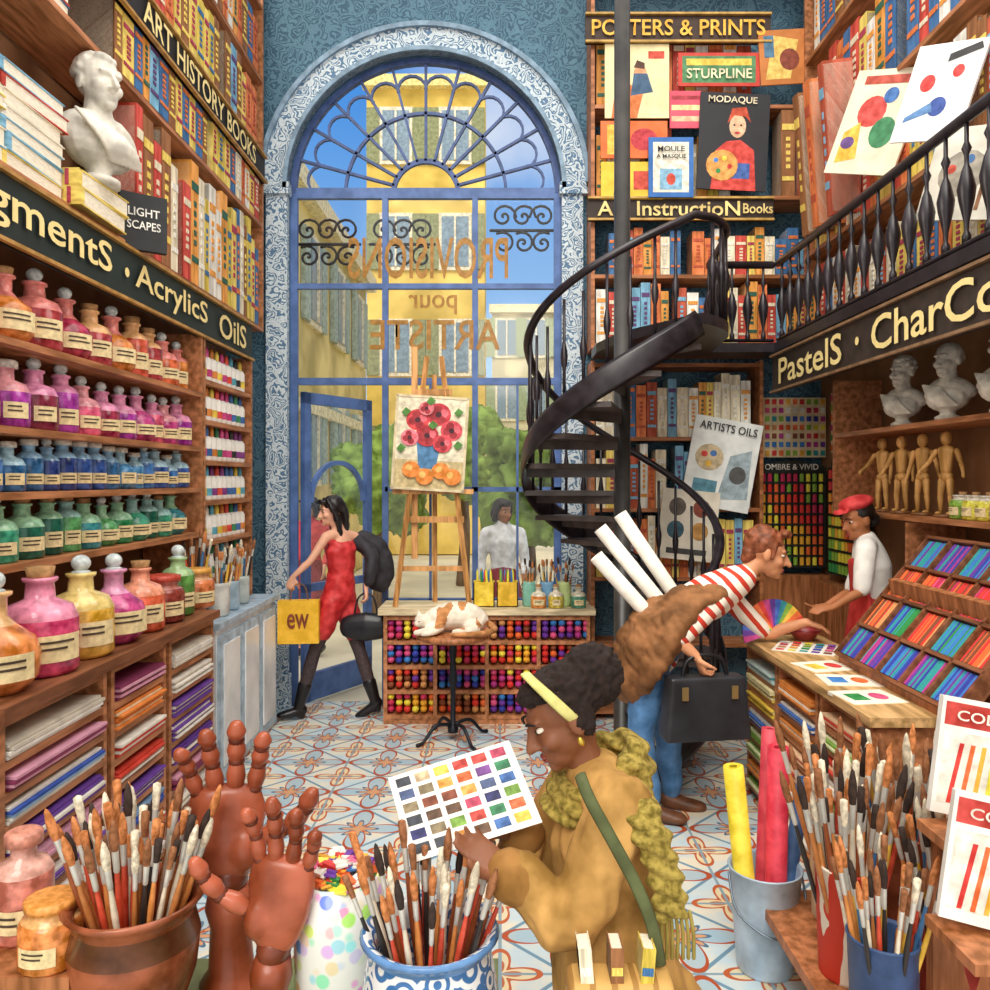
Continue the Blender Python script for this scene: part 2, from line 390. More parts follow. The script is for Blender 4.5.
# bottles
PR=[[(0,0),(.30,0),(.33,.04),(.33,.34),(.33,.5),(.27,.62),(.13,.68),(.12,.82),(.15,.84),(.15,.87),(0,.87)],
    [(0,0),(.26,0),(.36,.12),(.38,.3),(.33,.46),(.18,.58),(.11,.66),(.11,.82),(.15,.84),(.15,.87),(0,.87)],
    [(0,0),(.22,0),(.25,.04),(.25,.4),(.25,.6),(.2,.68),(.11,.73),(.11,.82),(.14,.84),(.14,.87),(0,.87)],
    [(0,0),(.36,0),(.4,.04),(.4,.3),(.4,.52),(.36,.6),(.28,.63),(.28,.7),(.31,.72),(.31,.76),(0,.76)]]
LBL=M('#f4dfa8',.7,.2); INK=M('#4a3a2c',.7)
KB={}
def bottle(p,size,sh,col,pale,cap,cn,group,rot,name='glass_bottle'):
    k=(sh,col,cap)
    if k not in KB:
        pr=PR[sh]; r=max(q[0] for q in pr)
        b=MB().lathe(pr,16,mf=lambda j:0 if pr[j+1][1]<=.6 else 1).mesh('bottle_body',[M(col,.15,.5,7),M(pale,.12,.35,8)])
        zt=pr[-1][1]
        if cap=='ball': c=MB().lathe([(.08,zt-.03),(.1,zt+.01),(.06,zt+.03)],10).sph(ell((0,0,zt+.1),.1,.1,.09),n=10,k=7).mesh('stopper',M('#d6e2e2',.15,.3))
        elif cap=='cork': c=MB().lathe([(0,zt-.05),(.1,zt-.05),(.13,zt+.1),(0,zt+.1)],10).mesh('stopper',M('#b98a55',.8))
        else: rr=pr[-2][0]+.02; c=MB().lathe([(0,zt-.03),(rr,zt-.03),(rr,zt+.07),(rr*.8,zt+.09),(0,zt+.09)],14).mesh('stopper',M(cap,.4))
        a=R.uniform(.5,.75); hi=R.uniform(.32,.4)
        l=MB(); l.lathe([(r*1.02+.004,.13),(r*1.02+.004,hi)],10,a0=-H-a,a1=-H+a)
        for zz in (hi-.06,hi-.12): l.lathe([(r*1.02+.012,zz-.011),(r*1.02+.012,zz+.011)],8,mi=1,a0=-H-a*.7,a1=-H+a*R.uniform(.3,.7))
        KB[k]=(b,c,l.mesh('label',[LBL,INK]))
    b,c,l=KB[k]
    thing(name,'%s glass bottle with stopper and paper label'%cn,'bottle',p,rot,size,None,group,None,[('bottle_body',b),('stopper',c),('label',l)])
# brushes
BR={}
HC=['#d84a2a','#ecbc3c','#2e2a28','#c47c3e','#eee4ca','#3d74a8','#964c22','#e8964a']; HN=['red','yellow','black','brown','cream','blue','dark brown','orange']
BC=['#9a6034','#f0e4c8','#3a2a22','#d4803a']
def brush(p,d,L,group,hc=None,big=1.0,bc=None):
    hc=R.randrange(len(HC)) if hc is None else hc; bc=R.randrange(4) if bc is None else bc; fl=R.random()<.4
    if ('h',hc) not in BR: BR['h',hc]=MB().lathe([(0,0),(.008,.01),(.014,.3),(.021,.55),(.013,.72)],7).mesh('handle',M(HC[hc],.35,.2))
    if 'f' not in BR: BR['f']=MB().lathe([(.014,.71),(.018,.72),(.018,.75),(.02,.83)],8).mesh('ferrule',M('#dcdcd4',.3,.2,9,.3))
    if ('b',bc,fl) not in BR: BR['b',bc,fl]=MB().lathe([(.02,.83),(.028,.88),(.026,.93),(.012,.985),(0,1)] if not fl else [(.02,.83),(.026,.9),(.026,.96),(.0,.97)],8).mesh('bristles',M(BC[bc],.8,.4,30))
    thing('paintbrush','%s handled paintbrush standing bristles up'%HN[hc],'paintbrush',p,qz(d),(L*big,L*big,L),None,group,None,
      [('handle',BR['h',hc]),('ferrule',BR['f']),('bristles',BR['b',bc,fl])])
def bouquet(c,r,z0,n,L,group,spread=.35,big=1.0,bc=None,hcs=None):
    for i in range(n):
        a=i*2.4; q=math.sqrt((i+.5)/n)
        bx=c[0]+r*.45*q*math.cos(a); by=c[1]+r*.45*q*math.sin(a)
        d=V((math.cos(a)*q*spread+R.uniform(-.05,.05),math.sin(a)*q*spread*.8+R.uniform(-.05,.05),1))
        brush((bx,by,z0),d,L*R.uniform(.8,1.02),group,None if hcs is None else R.choice(hcs),big,bc)
# ================================================================ LEFT SHELVING
WD=wood('#b06a34'); WDY=wood('#b87440',ax='y'); WDD=wood('#844c26',ax='y')
XF=-1.95
def shelfunit(name,label,x0,x1,y0,y1,z0,z1,boards,mat=WDY,open_dir='x',tk=.03):
    o=thing(name,label,'shelving',((x0+x1)/2,(y0+y1)/2,z0)); cx=(x1-x0);cy=(y1-y0);h=z1-z0
    if open_dir=='x':
        for s in (-1,1): part(o,'side_panel',(MB().box((0,s*(cy/2-tk/2),h/2),(cx,tk,h)),mat))
    else:
        for s in (-1,1): part(o,'side_panel',(MB().box((s*(cx/2-tk/2),0,h/2),(tk,cy,h)),mat))
    for b in boards: part(o,'shelf',(MB().box((0,0,b-z0-tk/2),(cx-(0 if open_dir=='x' else 2*tk+.002),cy-(2*tk+.002 if open_dir=='x' else 0),tk)),mat))
    return o
shelfunit('bottle_shelving','tall brown wooden shelving lined with glass bottles',XL+.02,XF,2.6,5.25,1.15,2.9,[2.52,2.165,1.90,1.61,1.18])
shelfunit('tube_shelving','narrow wooden shelving packed with small paint bottles',XL+.02,XF,5.27,6.3,1.05,2.9,[2.62,2.35,2.08,1.81,1.54,1.27])
rows=[(2.52,.35,['#b81e4a','#b02a34','#dc3c20','#e8641e','#f08a1e','#e0502a'],['#f08a80','#f6b878'],['cork','ball'],['magenta','red','scarlet','orange','amber','rust']),
      (2.165,.32,['#c42a80','#a81c4a','#dc2e4a','#b02aa8','#e64c7a','#8a1e40'],['#e890b8','#f0a0a8'],['ball','#d8d0c4'],['pink','crimson','rose','magenta','pink','burgundy']),
      (1.90,.25,['#1e54a8','#2e7cca','#1c3e8a','#48a0dc','#1e6aa4'],['#8cc0e4','#a8d4e6'],['ball','#e6e0d2'],['blue','sky blue','navy','light blue','steel blue']),
      (1.61,.28,['#1e8a50','#36a884','#0e6450','#5cb46a','#2a96a0'],['#9cd4ac','#98ccc8'],['cork','ball'],['green','mint green','dark green','leaf green','teal'])]
for ri,(z,h,cs,ps,caps,cn) in enumerate(rows):
    y=2.72
    while y<5.12:
        i=R.randrange(len(cs)); sh=R.choice([0,0,1,2]); s=h*R.uniform(.84,1.02)
        bottle((XF-.12,y,z+.001),s,sh,cs[i],R.choice(ps),R.choice(caps),cn[i],'bottles on row %d of the shelving'%(ri+1),math.radians(60)); y+=s*.74*(.78 if sh==2 else .95)
# big jars on counter
big=[('#e8862a','#f4c080',1,'orange'),('#e02e70','#f090b0',0,'pink'),('#f0b41e','#f6d880',0,'yellow'),('#d03a8a','#eea0c8',1,'magenta'),('#ec5c24','#f49c78',0,'vermilion'),('#8a2e20','#c87868',3,'dark red'),('#5a943e','#a8cc90',2,'green'),('#d06c26','#eeb480',3,'amber')]
y=2.95
for i,(c,p,s,n) in enumerate(big):
    sz=[.42,.44,.42,.4,.37,.3,.38,.28][i]; bottle((-1.87,y,1.172),sz,s,c,p,['ball','cork','ball','ball','cork','#c8442e','ball','#e2a23b'][i],'large '+n,'big jars on the counter',math.radians(55)); y+=sz*.72
# small tubes
TB={}
tc=['#f0d040','#e8452e','#3a6fb4','#2f8a5a','#8a3a8a','#e88a2e','#d8408a','#5ab0c8','#2a2a2a','#f4efe2']; tn=['yellow','red','blue','green','purple','orange','pink','turquoise','black','white']
for ri,z in enumerate([2.62,2.35,2.08,1.81,1.54,1.27]):
    for k in range(9):
        i=R.randrange(10)
        if i not in TB: TB[i]=(MB().lathe([(0,0),(.033,0),(.036,.01),(.036,.13),(.025,.15),(.012,.155)],12).mesh('bottle_body',[M('#f8f6ee',.4,.1)]),MB().lathe([(.016,.15),(.016,.19),(.008,.215),(0,.215)],10).mesh('cap',M(tc[i],.4)),MB().lathe([(.0372,.03),(.0372,.075)],12).mesh('label',M(tc[i],.6)))
        thing('paint_bottle','white plastic paint bottle with %s label and cap'%tn[i],'paint bottle',(XF-.06,5.37+k*.1,z+.001),None,1.1,None,'small paint bottles on the shelving',None,[('bottle_body',TB[i][0]),('cap',TB[i][1]),('label',TB[i][2])])
# sign
DG=M('#1c2b27',.6,.3,6); CRM=M('#fae49a',.6,.1)
def sign(name,label,p,rot,L,h,texts,bg=DG,border='#b98a3e',fg=CRM):
    s=thing(name,label,'sign',p,rot)
    mb=MB().box((0,.02,0),(L,.03,h),0)
    for zz in (-1,1): mb.box((0,.0,zz*(h/2-.008)),(L,.04,.016),1)
    part(s,'sign_board',(mb,[bg,M(border,.5)]))
    for t,x,w,hh in texts: part(s,'lettering',textmesh(t,fg,w,hh,.012),(x,0,0),(H,0,0))
    return s
sign('shop_sign','long dark green sign reading Pigments Acrylics Oils',(XF+.0,4.4,3.03),H,3.8,.29,[('PigmentS',-1.0,1.2,.19),('.',-.24,.05,.05),('AcrylicS',.38,1.05,.18),('OilS',1.42,.58,.17)])
sign('shop_sign','dark brown sign reading Art History Books',(XF+.0,5.3,4.52),H,2.7,.22,[('ART HISTORY BOOKS',.05,2.0,.14)],M('#241f1a',.6))
# upper book shelving
shelfunit('book_shelving','tall upper bookcase crammed with art books',XL+.02,XF-.03,2.4,6.7,3.19,6.5,[3.22,4.08,4.66,5.28,5.9])
warm=[1,2,12,5,0,8,2,11,10,4,11,3]
row((XF-.16,4.35,3.22),(0,1,0),2.3,H,.82,.26,'books on the upper shelves',warm,.07,.14)
row((XF-.16,4.1,4.08),(0,1,0),2.5,H,.46,.26,'books on the upper shelves',warm,.08,.14)
row((XF-.16,3.6,4.66),(0,1,0),3.0,H,.56,.26,'books on the upper shelves',warm,.08,.14)
row((XF-.16,4.6,5.28),(0,1,0),2.0,H,.56,.26,'books on the upper shelves',warm,.08,.14)
for (y0,z0,n) in ((3.0,3.22,4),(3.93,3.22,2),(3.45,3.22,7),(2.95,4.08,5),(3.5,4.08,6)):   # flat stacks
    z=z0
    for k in range(n):
        t=.085 if n==2 else R.uniform(.05,.08); ci=R.choice([5,10,3,4,2,1,0,12])
        b=book((XF+.02 if n==2 else XF-.05,y0+R.uniform(-.02,.02),z+t/2),(0,-H,R.uniform(-.06,.06)),t,.46,.28,ci,'books lying in stacks','book lying flat in a stack'); z+=t
mb=MB().box((0,0,.15),(.24,.04,.3)); b=thing('book','black book with white lettering leaning on the shelf','book',(XF+.03,4.3,3.18),(0,0,math.radians(38)),mesh=(mb,M('#1f2226',.6)))
part(b,'lettering',textmesh('LIGHT',M('#f4f2ea'),.16,.045),(0,-.024,.2),(H,0,0)); part(b,'lettering',textmesh('SCAPES',M('#f4f2ea'),.17,.045),(0,-.024,.13),(H,0,0))
# ================================================================ FIGURES
def headprims(mb,c,f,u,s=1.0,nose=1.0):
    f=V(f).normalized(); r=f.cross(V(u)).normalized(); u=r.cross(f)
    B=Matrix((r,f,u)).transposed(); T=Matrix.Translation(V(c))@B.to_4x4()@Matrix.Diagonal((s,s,s,1))
    E=lambda p,a,b,cc:mb.sph(T@ell(p,a,b,cc),n=18,k=12)
    E((0,-.015,.03),.077,.095,.086);E((0,.015,-.03),.064,.074,.075);E((0,.04,-.075),.045,.048,.04);E((0,.07,-.1),.022,.02,.018)
    E((0,.074,.025),.05,.016,.012);E((.038,.055,-.03),.025,.028,.024);E((-.038,.055,-.03),.025,.028,.024)
    E((0,.083,-.066),.022,.013,.007);E((0,.081,-.077),.018,.012,.007)
    mb.loft([T@V((0,.086,.015)),T@V((0,.1*nose,-.015)),T@V((0,.112*nose,-.037))],[.008*s,.010*s,.013*s],n=8)
    E((.012,.096,-.04),.009,.01,.007);E((-.012,.096,-.04),.009,.01,.007)
    for q in (-1,1): E((q*.078,-.01,-.012),.010,.02,.032)
    return T,s
def faceparts(T,par,base,lip='#b0483c',brow='#2a1c16',iris='#2a1c14',s=1):
    for q in (-1,1):
        mb=MB().sph(T@ell((q*.031,.071,.004),.0130,.0120,.0066),0,12,8).sph(T@ell((q*.032,.080,.003),.0076,.0048,.0062),1,10,6); shift(mb,base)
        part(par,'eye',(mb,[M('#e8dccb',.5,.05),M(iris,.2)]))
        mb=MB().loft([T@V((q*.014,.094,.024)),T@V((q*.033,.092,.031)),T@V((q*.052,.078,.026))],[.003*s,.0042*s,.002*s],n=6); shift(mb,base); part(par,'eyebrow',(mb,M(brow,.8)))
    mb=MB().sph(T@ell((0,.0905,-.066),.021,.008,.0055),0,12,8).sph(T@ell((0,.089,-.076),.017,.008,.006),0,12,8); shift(mb,base); part(par,'lips',(mb,M(lip,.5)))
def hand(mb,w,d,n,sd=1,curl=(.3,.3,.35,.4),s=1.0,th=.3,spread=.06):
    w=V(w);d=V(d).normalized();n=V(n);n=(n-n.dot(d)*d).normalized();sv=d.cross(n)*sd
    mb.loft([w,w+d*.03*s,w+d*.065*s,w+d*.092*s],[(.026*s,.018*s),(.034*s,.017*s),(.041*s,.0155*s),(.039*s,.012*s)],side=sv,n=12)
    for i,(o,L,r) in enumerate(((.03,.068,.0092),(.0105,.078,.0096),(-.0105,.072,.0092),(-.030,.056,.0082))):
        p=w+d*(.085-abs(o-.008)*.2)*s+sv*o*s; pts=[p]; rr=[r*s*1.05]; a=0; dv=(d+sv*o/.03*spread).normalized()
        for k,l in enumerate((.46,.31,.25)):
            a+=curl[i]*(1.0 if k else .7); q=dv*math.cos(a)+n*math.sin(a); p=p+q*L*l*s; pts.append(p); rr.append(r*s*(1-.1*(k+1)))
        mb.loft(pts,rr,n=8,sub=2)
    p=w+d*.025*s+sv*.028*s; q1=(d*.62+sv*.75+n*th*.6).normalized(); q2=(d*.85+sv*.35+n*th).normalized(); q3=(d*.95+sv*.1+n*(th+.2)).normalized()
    mb.loft([p,p+q1*.032*s,p+q1*.032*s+q2*.03*s,p+q1*.032*s+q2*.03*s+q3*.026*s],[.015*s,.0125*s,.011*s,.009*s],n=8,sub=2)
def cutp(P,Q,t):
    P=[V(p) for p in P]; k=int(t)
    if t>=len(P)-1: return P,Q
    fr=t-k; return P[:k+1]+[P[k].lerp(P[k+1],fr)],Q[:k+1]+[Q[k]*(1-fr)+Q[k+1]*fr]
def torso(mb,J,g=0,k=1.0,part_=None,fem=False):
    P=[J['pelvis'],J['waist'],J['chest'],J['neck']]
    rad=[(.155,.115),(.13,.098),(.158,.115),(.075,.065)] if not fem else [(.155,.115),(.108,.085),(.135,.105),(.06,.055)]
    if part_: P=P[part_[0]:part_[1]]; rad=rad[part_[0]:part_[1]]
    sd=V(J['sl'])-V(J['sr'])
    mb.loft(P,[(a*k+g,b*k+g) for a,b in rad],side=sd,n=18,sub=5)
def shoulders(mb,J,g=0,k=1.0):
    up=V(J['neck']); mb.loft([J['sl'],V(J['sl']).lerp(V(J['sr']),.5)*.6+up*.4,J['sr']],[.052*k+g,.06*k+g,.052*k+g],n=12)
def arm(mb,J,s,g=0,k=1.0,t=2):
    P,Q=cutp([J['s'+s],V(J['s'+s]).lerp(V(J['e'+s]),.5),J['e'+s],V(J['e'+s]).lerp(V(J['w'+s]),.35),J['w'+s]],[.05*k+g,.045*k+g,.037*k+g,.037*k+g,.026*k+g],t*2)
    mb.loft(P,Q,n=12,sub=2)
def leg(mb,J,s,g=0,k=1.0,t=2):
    P,Q=cutp([J['h'+s],V(J['h'+s]).lerp(V(J['k'+s]),.5),J['k'+s],V(J['k'+s]).lerp(V(J['a'+s]),.35),J['a'+s]],[.088*k+g,.075*k+g,.052*k+g,.054*k+g,.036*k+g],t*2)
    mb.loft(P,Q,n=14,sub=3)
def foot(mb,J,s,g=0,k=1.0):
    a=V(J['a'+s]);d=V(J['f'+s]).normalized(); lo=V((a.x,a.y,a.z-.055*k))
    mb.loft([a-d*.03*k+V((0,0,-.035*k)),lo+d*.05*k,lo+d*.12*k+V((0,0,-.008)),lo+d*.165*k+V((0,0,-.012))],[(.036*k+g,.038*k+g),(.038*k+g,.034*k+g),(.042*k+g,.026*k+g),(.036*k+g,.018*k+g)],side=d.cross(V((0,0,1))),n=12)
def finish(mb,base,vox,mat,name,smooth=3,disp=None,mfun=None):
    shift(mb,base); return remesh(mb,vox,mat,name,smooth,mfun,disp)
def figure(label,base,J,skin,k=1.0,vox=.009,fem=False,hs=1.0,lip='#b0483c',brow='#2a1c16',nose=1.0):
    base=V(base); p=thing('person',label,'person',base)
    mb=MB(); torso(mb,J,0,k,None,fem); shoulders(mb,J,0,k*(.9 if fem else 1))
    f=V(J['hf']);c=V(J['head'])
    for s in 'lr':
        arm(mb,J,s,0,k*(.85 if fem else 1)); leg(mb,J,s,0,k); foot(mb,J,s,0,k)
        hd=J['hand'+s]; hand(mb,J['w'+s],hd[0],hd[1],hd[2],hd[3],k*1.04,hd[4] if len(hd)>4 else .3)
    T,_=headprims(mb,c,f,J.get('hu',(0,0,1)),hs,nose)
    mb.loft([J['neck'],V(J['neck']).lerp(c,.45),T@V((0,-.02,-.04))],[.058*k,.05*k,.052*k],n=12)
    part(p,'body',finish(mb,base,vox,M(skin,.55,.15,7),'body',2))
    faceparts(T,p,base,lip,brow,s=hs)
    return p,T
def garment(p,base,name,mat,fn,vox=.012,smooth=3,label=None,disp=None,mfun=None):
    mb=MB(); fn(mb); part(p,name,finish(mb,base,vox,mat,name,smooth,disp,mfun),label=label)
def fold(a=.006,fr=14): return lambda c:a*noise.noise(c*fr)
# ---- woman entering in red
d=6.6; B=W(335,714,d); B.z=0
J=dict(pelvis=W(339,597,d),waist=W(341,572,d),chest=W(341,550,d),neck=W(338,529,d),head=W(331,511,d),hf=(-.85,-.5,-.12),
 sl=W(326,537,d-.12),sr=W(355,537,d+.1),el=W(311,560,d-.2),wl=W(293,577,d-.22),er=W(369,560,d+.05),wr=W(366,588,d-.05),
 hl=W(332,604,d-.06),hr=W(346,604,d+.06),kl=W(315,650,d-.1),al=W(299,706,d-.08),kr=W(360,652,d+.02),ar=W(375,700,d+.02),fl=(-.95,-.3,0),fr=(-.8,-.1,-.35),
 handl=((-.3,0,-1),(0,1,0),1,(.9,.9,.9,.9),.6),handr=((.1,-.1,-1),(-1,0,0),1,(.8,.8,.8,.8),.6))
p,T=figure('dark haired woman in a red playsuit striding through the doorway',B,J,'#f0b494',.93,.009,True,1.0,lip='#c02a2a')
RED=M('#d8262a',.5,.25)
def g(mb):
    torso(mb,J,.014,.93,(0,3),True)
    for s in 'lr': leg(mb,J,s,.022,.93,.6)
    mb.loft([J['chest'],V(J['chest']).lerp(V(J['sl']),.8)],[.07,.035]); mb.loft([J['chest'],V(J['chest']).lerp(V(J['sr']),.8)],[.07,.035])
    a=V(J['chest']); mb.sph(ell(a+V((-.05,-.07,.0)),.05,.05,.05)); mb.sph(ell(a+V((-.1,.03,0)),.05,.05,.05))
garment(p,B,'playsuit',RED,g,label='red sleeveless playsuit',disp=fold(.008,20))
def g(mb):
    for s in 'lr': leg(mb,J,s,.005,.93,1.99)
garment(p,B,'tights',M('#4a3c3e',.6,.3,40),g,.01)
def g(mb):
    for s in 'lr':
        foot(mb,J,s,.008,.93); mb.loft([J['a'+s],V(J['a'+s]).lerp(V(J['k'+s]),.38)],[.045,.058])
        a=V(J['a'+s]); mb.box(a+V((.02,0,-.07)),(.06,.05,.05))
garment(p,B,'boots',M('#17161a',.3,.2),g,.009)
def g(mb):
    sr=V(J['sr']);e=V(J['er']);w=V(J['wr'])
    mb.loft([sr+V((-.02,.02,-.02)),e+V((.02,0,.05)),w+V((.02,0,.06))],[(.075,.06),(.09,.06),(.06,.05)])
    mb.loft([sr+V((.05,.05,0)),sr+V((.16,.06,-.1)),sr+V((.2,.06,-.3)),sr+V((.16,.06,-.42))],[(.05,.06),(.07,.11),(.06,.13),(.04,.1)])
garment(p,B,'jacket',M('#2a2830',.7,.35),g,label='black jacket slipping off one shoulder',disp=fold(.014,14))
def hairlong(mb,T,fall):
    mb.sph(T@ell((0,-.03,.045),.09,.1,.085),n=18,k=12)
    for q in (-1,1):
        mb.loft([T@V((q*.05,.03,.095)),T@V((q*.085,.01,.02)),T@V((q*.085,-.02,-.08)),T@V((q*.08,-.03,-fall))],[(.03,.02),(.035,.025),(.045,.03),(.02,.015)],side=(0,1,0))
    mb.loft([T@V((0,-.08,.05)),T@V((0,-.1,-.05)),T@V((0,-.09,-fall))],[(.07,.04),(.085,.045),(.05,.03)],side=T.to_3x3()@V((1,0,0)))
    mb.loft([T@V((-.05,.075,.085)),T@V((0,.085,.09)),T@V((.05,.075,.085))],[.02,.024,.02])
garment(p,B,'hair',M('#1a1214',.4,.3),lambda mb:hairlong(mb,T,.24),.009,2,disp=fold(.01,25))
# bags
HB=W(366,590,d-.05)
mb=MB().loft([(-.16,0,-.2),(0,0,-.2),(.16,0,-.2)],[(.07,.1),(.08,.13),(.07,.1)],side=(0,1,0)); bm=remesh(mb,.012,M('#1d1f26',.35,.3),'bag_body')
hb=thing('handbag','black leather handbag hanging from the hand','bag',HB+V((0,0,-.11)),scl=.95); part(hb,'bag_body',bm)
part(hb,'handle',(MB().loft([(-.1,0,-.1),(-.07,0,.04),(0,0,.09),(.07,0,.04),(.1,0,-.1)],.009,n=6),M('#1d1f26',.35)))
YB_=W(299,585,d-.22)
hb=thing('shopping_bag','bright yellow paper shopping bag with lettering','bag',YB_+V((.0,0,-.02)),.1)
part(hb,'bag_body',(MB().box((0,0,-.27),(.32,.1,.34)),M('#fcc21e',.6,.15)))
part(hb,'handle',(MB().loft([(-.07,0,-.1),(-.05,0,.0),(0,0,.03),(.05,0,.0),(.07,0,-.1)],.005,n=6),M('#8a5a2a')))
part(hb,'lettering',textmesh('ew',M('#8a3a1a'),.17,.12),(0,-.055,-.26),(H,0,0))
# ---- man leaning over the counter
d=4.66; B=W(655,813,d); B.z=0
J=dict(pelvis=W(655,655,d),waist=W(672,620,d),chest=W(710,596,d),neck=W(742,578,d),head=W(767,553,d),hf=(.97,-.16,-.22),hu=(.2,0,1),
 sl=W(722,590,d+.17),sr=W(716,600,d-.17),el=W(765,634,d+.2),wl=W(806,622,d+.14),er=W(678,640,d-.27),wr=W(697,657,d-.3),
 hl=W(655,668,d+.08),hr=W(650,668,d-.08),kl=W(668,738,d+.1),al=W(672,793,d+.1),kr=W(640,738,d-.08),ar=W(652,803,d-.08),fl=(1,-.2,0),fr=(1,-.35,0),
 handl=((.8,-.1,-.25),(.2,0,-1),1,(.2,.25,.3,.35),.3),handr=((.35,-.1,-.95),(.8,.2,.2),1,(.95,.95,.95,.95),.7))
p,T=figure('man in a red striped shirt and jeans leaning over the counter',B,J,'#d89468',1.0,.009,False,1.15,brow='#4a2a1a',nose=1.08)
ax=V(J['neck'])-V(J['pelvis'])
def g(mb):
    torso(mb,J,.02,1.0,(0,4)); shoulders(mb,J,.016); arm(mb,J,'l',.02,1,.9); arm(mb,J,'r',.02,1,1.0)
garment(p,B,'shirt',stripes('#cc3a24','#fbf5e6',ax,15,.42),g,.012,label='white shirt with red stripes')
def g(mb):
    torso(mb,J,.016,1.0,(0,2))
    for s in 'lr': leg(mb,J,s,.022,1,1.93)
garment(p,B,'jeans',M('#4c84bc',.8,.4,9),g,.012,disp=fold(.01))
for s in 'lr': garment(p,B,'shoe',M('#6b3f22',.5),lambda mb:foot(mb,J,s,.009,1.05),.009)
def g(mb):
    mb.sph(T@ell((0,-.03,.05),.09,.1,.088),n=18,k=12); mb.loft([T@V((-.05,.06,.11)),T@V((0,.08,.115)),T@V((.05,.06,.11))],.026)
    mb.sph(T@ell((0,-.085,-.02),.06,.04,.06))
    for q in (-1,1): mb.loft([T@V((q*.078,.02,.04)),T@V((q*.08,.015,-.02))],[.018,.012])
garment(p,B,'hair',M('#8a4418',.6,.5,30),g,.009,2,disp=fold(.01,30))
def g(mb):
    mb.loft([W(712,592,d-.05),W(680,606,d-.05),W(648,632,d-.03),W(630,668,d),W(632,690,d)],[(.2,.07),(.24,.1),(.25,.13),(.22,.12),(.17,.09)],side=(0,1,0),n=18)
    mb.loft([W(690,612,d-.22),W(668,640,d-.28),W(650,672,d-.26),W(645,690,d-.2)],[(.06,.06),(.075,.09),(.06,.07),(.03,.05)])
garment(p,B,'jacket',M('#8e5a26',.8,.5,9),g,.012,label='brown jacket draped over the back',disp=lambda c:.025*noise.noise(c*9)+.012*noise.noise(V((c.x*30+c.z*20,c.y*14,c.z*8))))
# portfolio bag
pb=thing('portfolio_bag','large black leather portfolio bag held in the hand','bag',W(701,664,d-.3)+V((.02,0,.02)),.15)
mbm=remesh(MB().box((0,0,-.25),(.5,.14,.34),top=.84),.014,M('#2b2d33',.4,.4,5),'bag_body',6); part(pb,'bag_body',mbm)
part(pb,'handle',(MB().loft([(-.13,0,-.1),(-.1,0,0),(0,0,.03),(.1,0,0),(.13,0,-.1)],.012,n=8),M('#17181c',.4)))
for x in (-.14,.14): part(pb,'buckle',(MB().box((x,-.075,-.16),(.035,.01,.07)),M('#b8a06a',.3,.1,9,.7)))
# paper rolls
for i,(a,b) in enumerate(((W(668,612,d+.1),W(600,528,d+.16)),(W(678,600,d+.2),W(620,514,d+.22)),(W(655,622,d),W(596,556,d+.02)))):
    dv=(b-a); L=dv.length
    mb=MB().lathe([(.043,0),(.043,L),(.037,L),(.037,.02)],16)
    thing('paper_roll','white rolled sheet of paper tucked under the arm','paper roll',a,qz(dv),mesh=(mb,M('#f2eee2',.7,.12)),group='rolled papers')
# ---- shopkeeper
d=5.0; B=V((2.33,5.0,0))
J=dict(pelvis=W(873,633,d),waist=W(873,600,d),chest=W(871,566,d),neck=W(866,541,d),head=W(857,519,d),hf=(-.93,-.25,-.28),
 sl=W(866,549,d-.17),sr=W(868,549,d+.15),el=W(862,590,d-.2),wl=W(834,607,d-.26),er=W(852,590,d+.15),wr=W(826,606,d+.05),
 hl=W(873,640,d-.08),hr=W(875,640,d+.08),kl=W(872,712,d-.08),al=W(874,778,d-.08),kr=W(874,712,d+.08),ar=W(876,778,d+.08),fl=(-1,-.2,0),fr=(-1,0,0),
 handl=((-1,-.1,-.1),(0,.3,-1),-1,(.3,.3,.35,.4),.3),handr=((-1,-.2,-.05),(0,0,1),-1,(.25,.3,.35,.4),.3))
p,T=figure('shopkeeper in a white shirt, red apron and red cap serving',B,J,'#b06e42',.95,.01,True,1.0)
def g(mb): torso(mb,J,.02,.97,None,True); shoulders(mb,J,.012,.95); arm(mb,J,'l',.018,.95,.95); arm(mb,J,'r',.018,.95,.95)
garment(p,B,'shirt',M('#f8f6ef',.7,.12),g)
garment(p,B,'trousers',M('#3a3a44',.8),lambda mb:(leg(mb,J,'l',.02,1,1.95),leg(mb,J,'r',.02,1,1.95),torso(mb,J,.018,1,(0,2),True)),.014)
def g(mb):
    mb.loft([V(J['chest'])+V((-.12,-.05,.03)),V(J['waist'])+V((-.1,-.05,0)),V(J['pelvis'])+V((-.12,-.05,-.05)),V(J['pelvis'])+V((-.13,-.05,-.4))],[(.1,.025),(.14,.03),(.18,.035),(.2,.035)],side=(0,1,0))
    torso(mb,J,.032,.98,(0,2),True)
    mb.loft([V(J['chest'])+V((-.12,-.1,.03)),V(J['neck'])+V((-.02,-.07,.02))],.014)
garment(p,B,'apron',M('#d8302a',.7,.2),g,.012,label='red bib apron')
for s in 'lr': garment(p,B,'shoe',M('#2a2420',.5),lambda mb:foot(mb,J,s,.009,1.0),.01)
def g(mb):
    mb.sph(T@ell((0,-.03,.04),.086,.098,.08),n=18,k=12); mb.sph(T@ell((0,-.1,-.03),.06,.045,.05))
garment(p,B,'hair',M('#1c1410',.5),g,.01,2,disp=fold(.006,30))
def g(mb):
    mb.sph(T@ell((0,-.02,.1),.1,.11,.045),n=18,k=12); mb.loft([T@V((-.05,.09,.075)),T@V((0,.12,.07)),T@V((.05,.09,.075))],[(.03,.008)]*3,side=T.to_3x3()@V((0,1,0)))
garment(p,B,'cap',M('#d4282a',.7),g,.009)
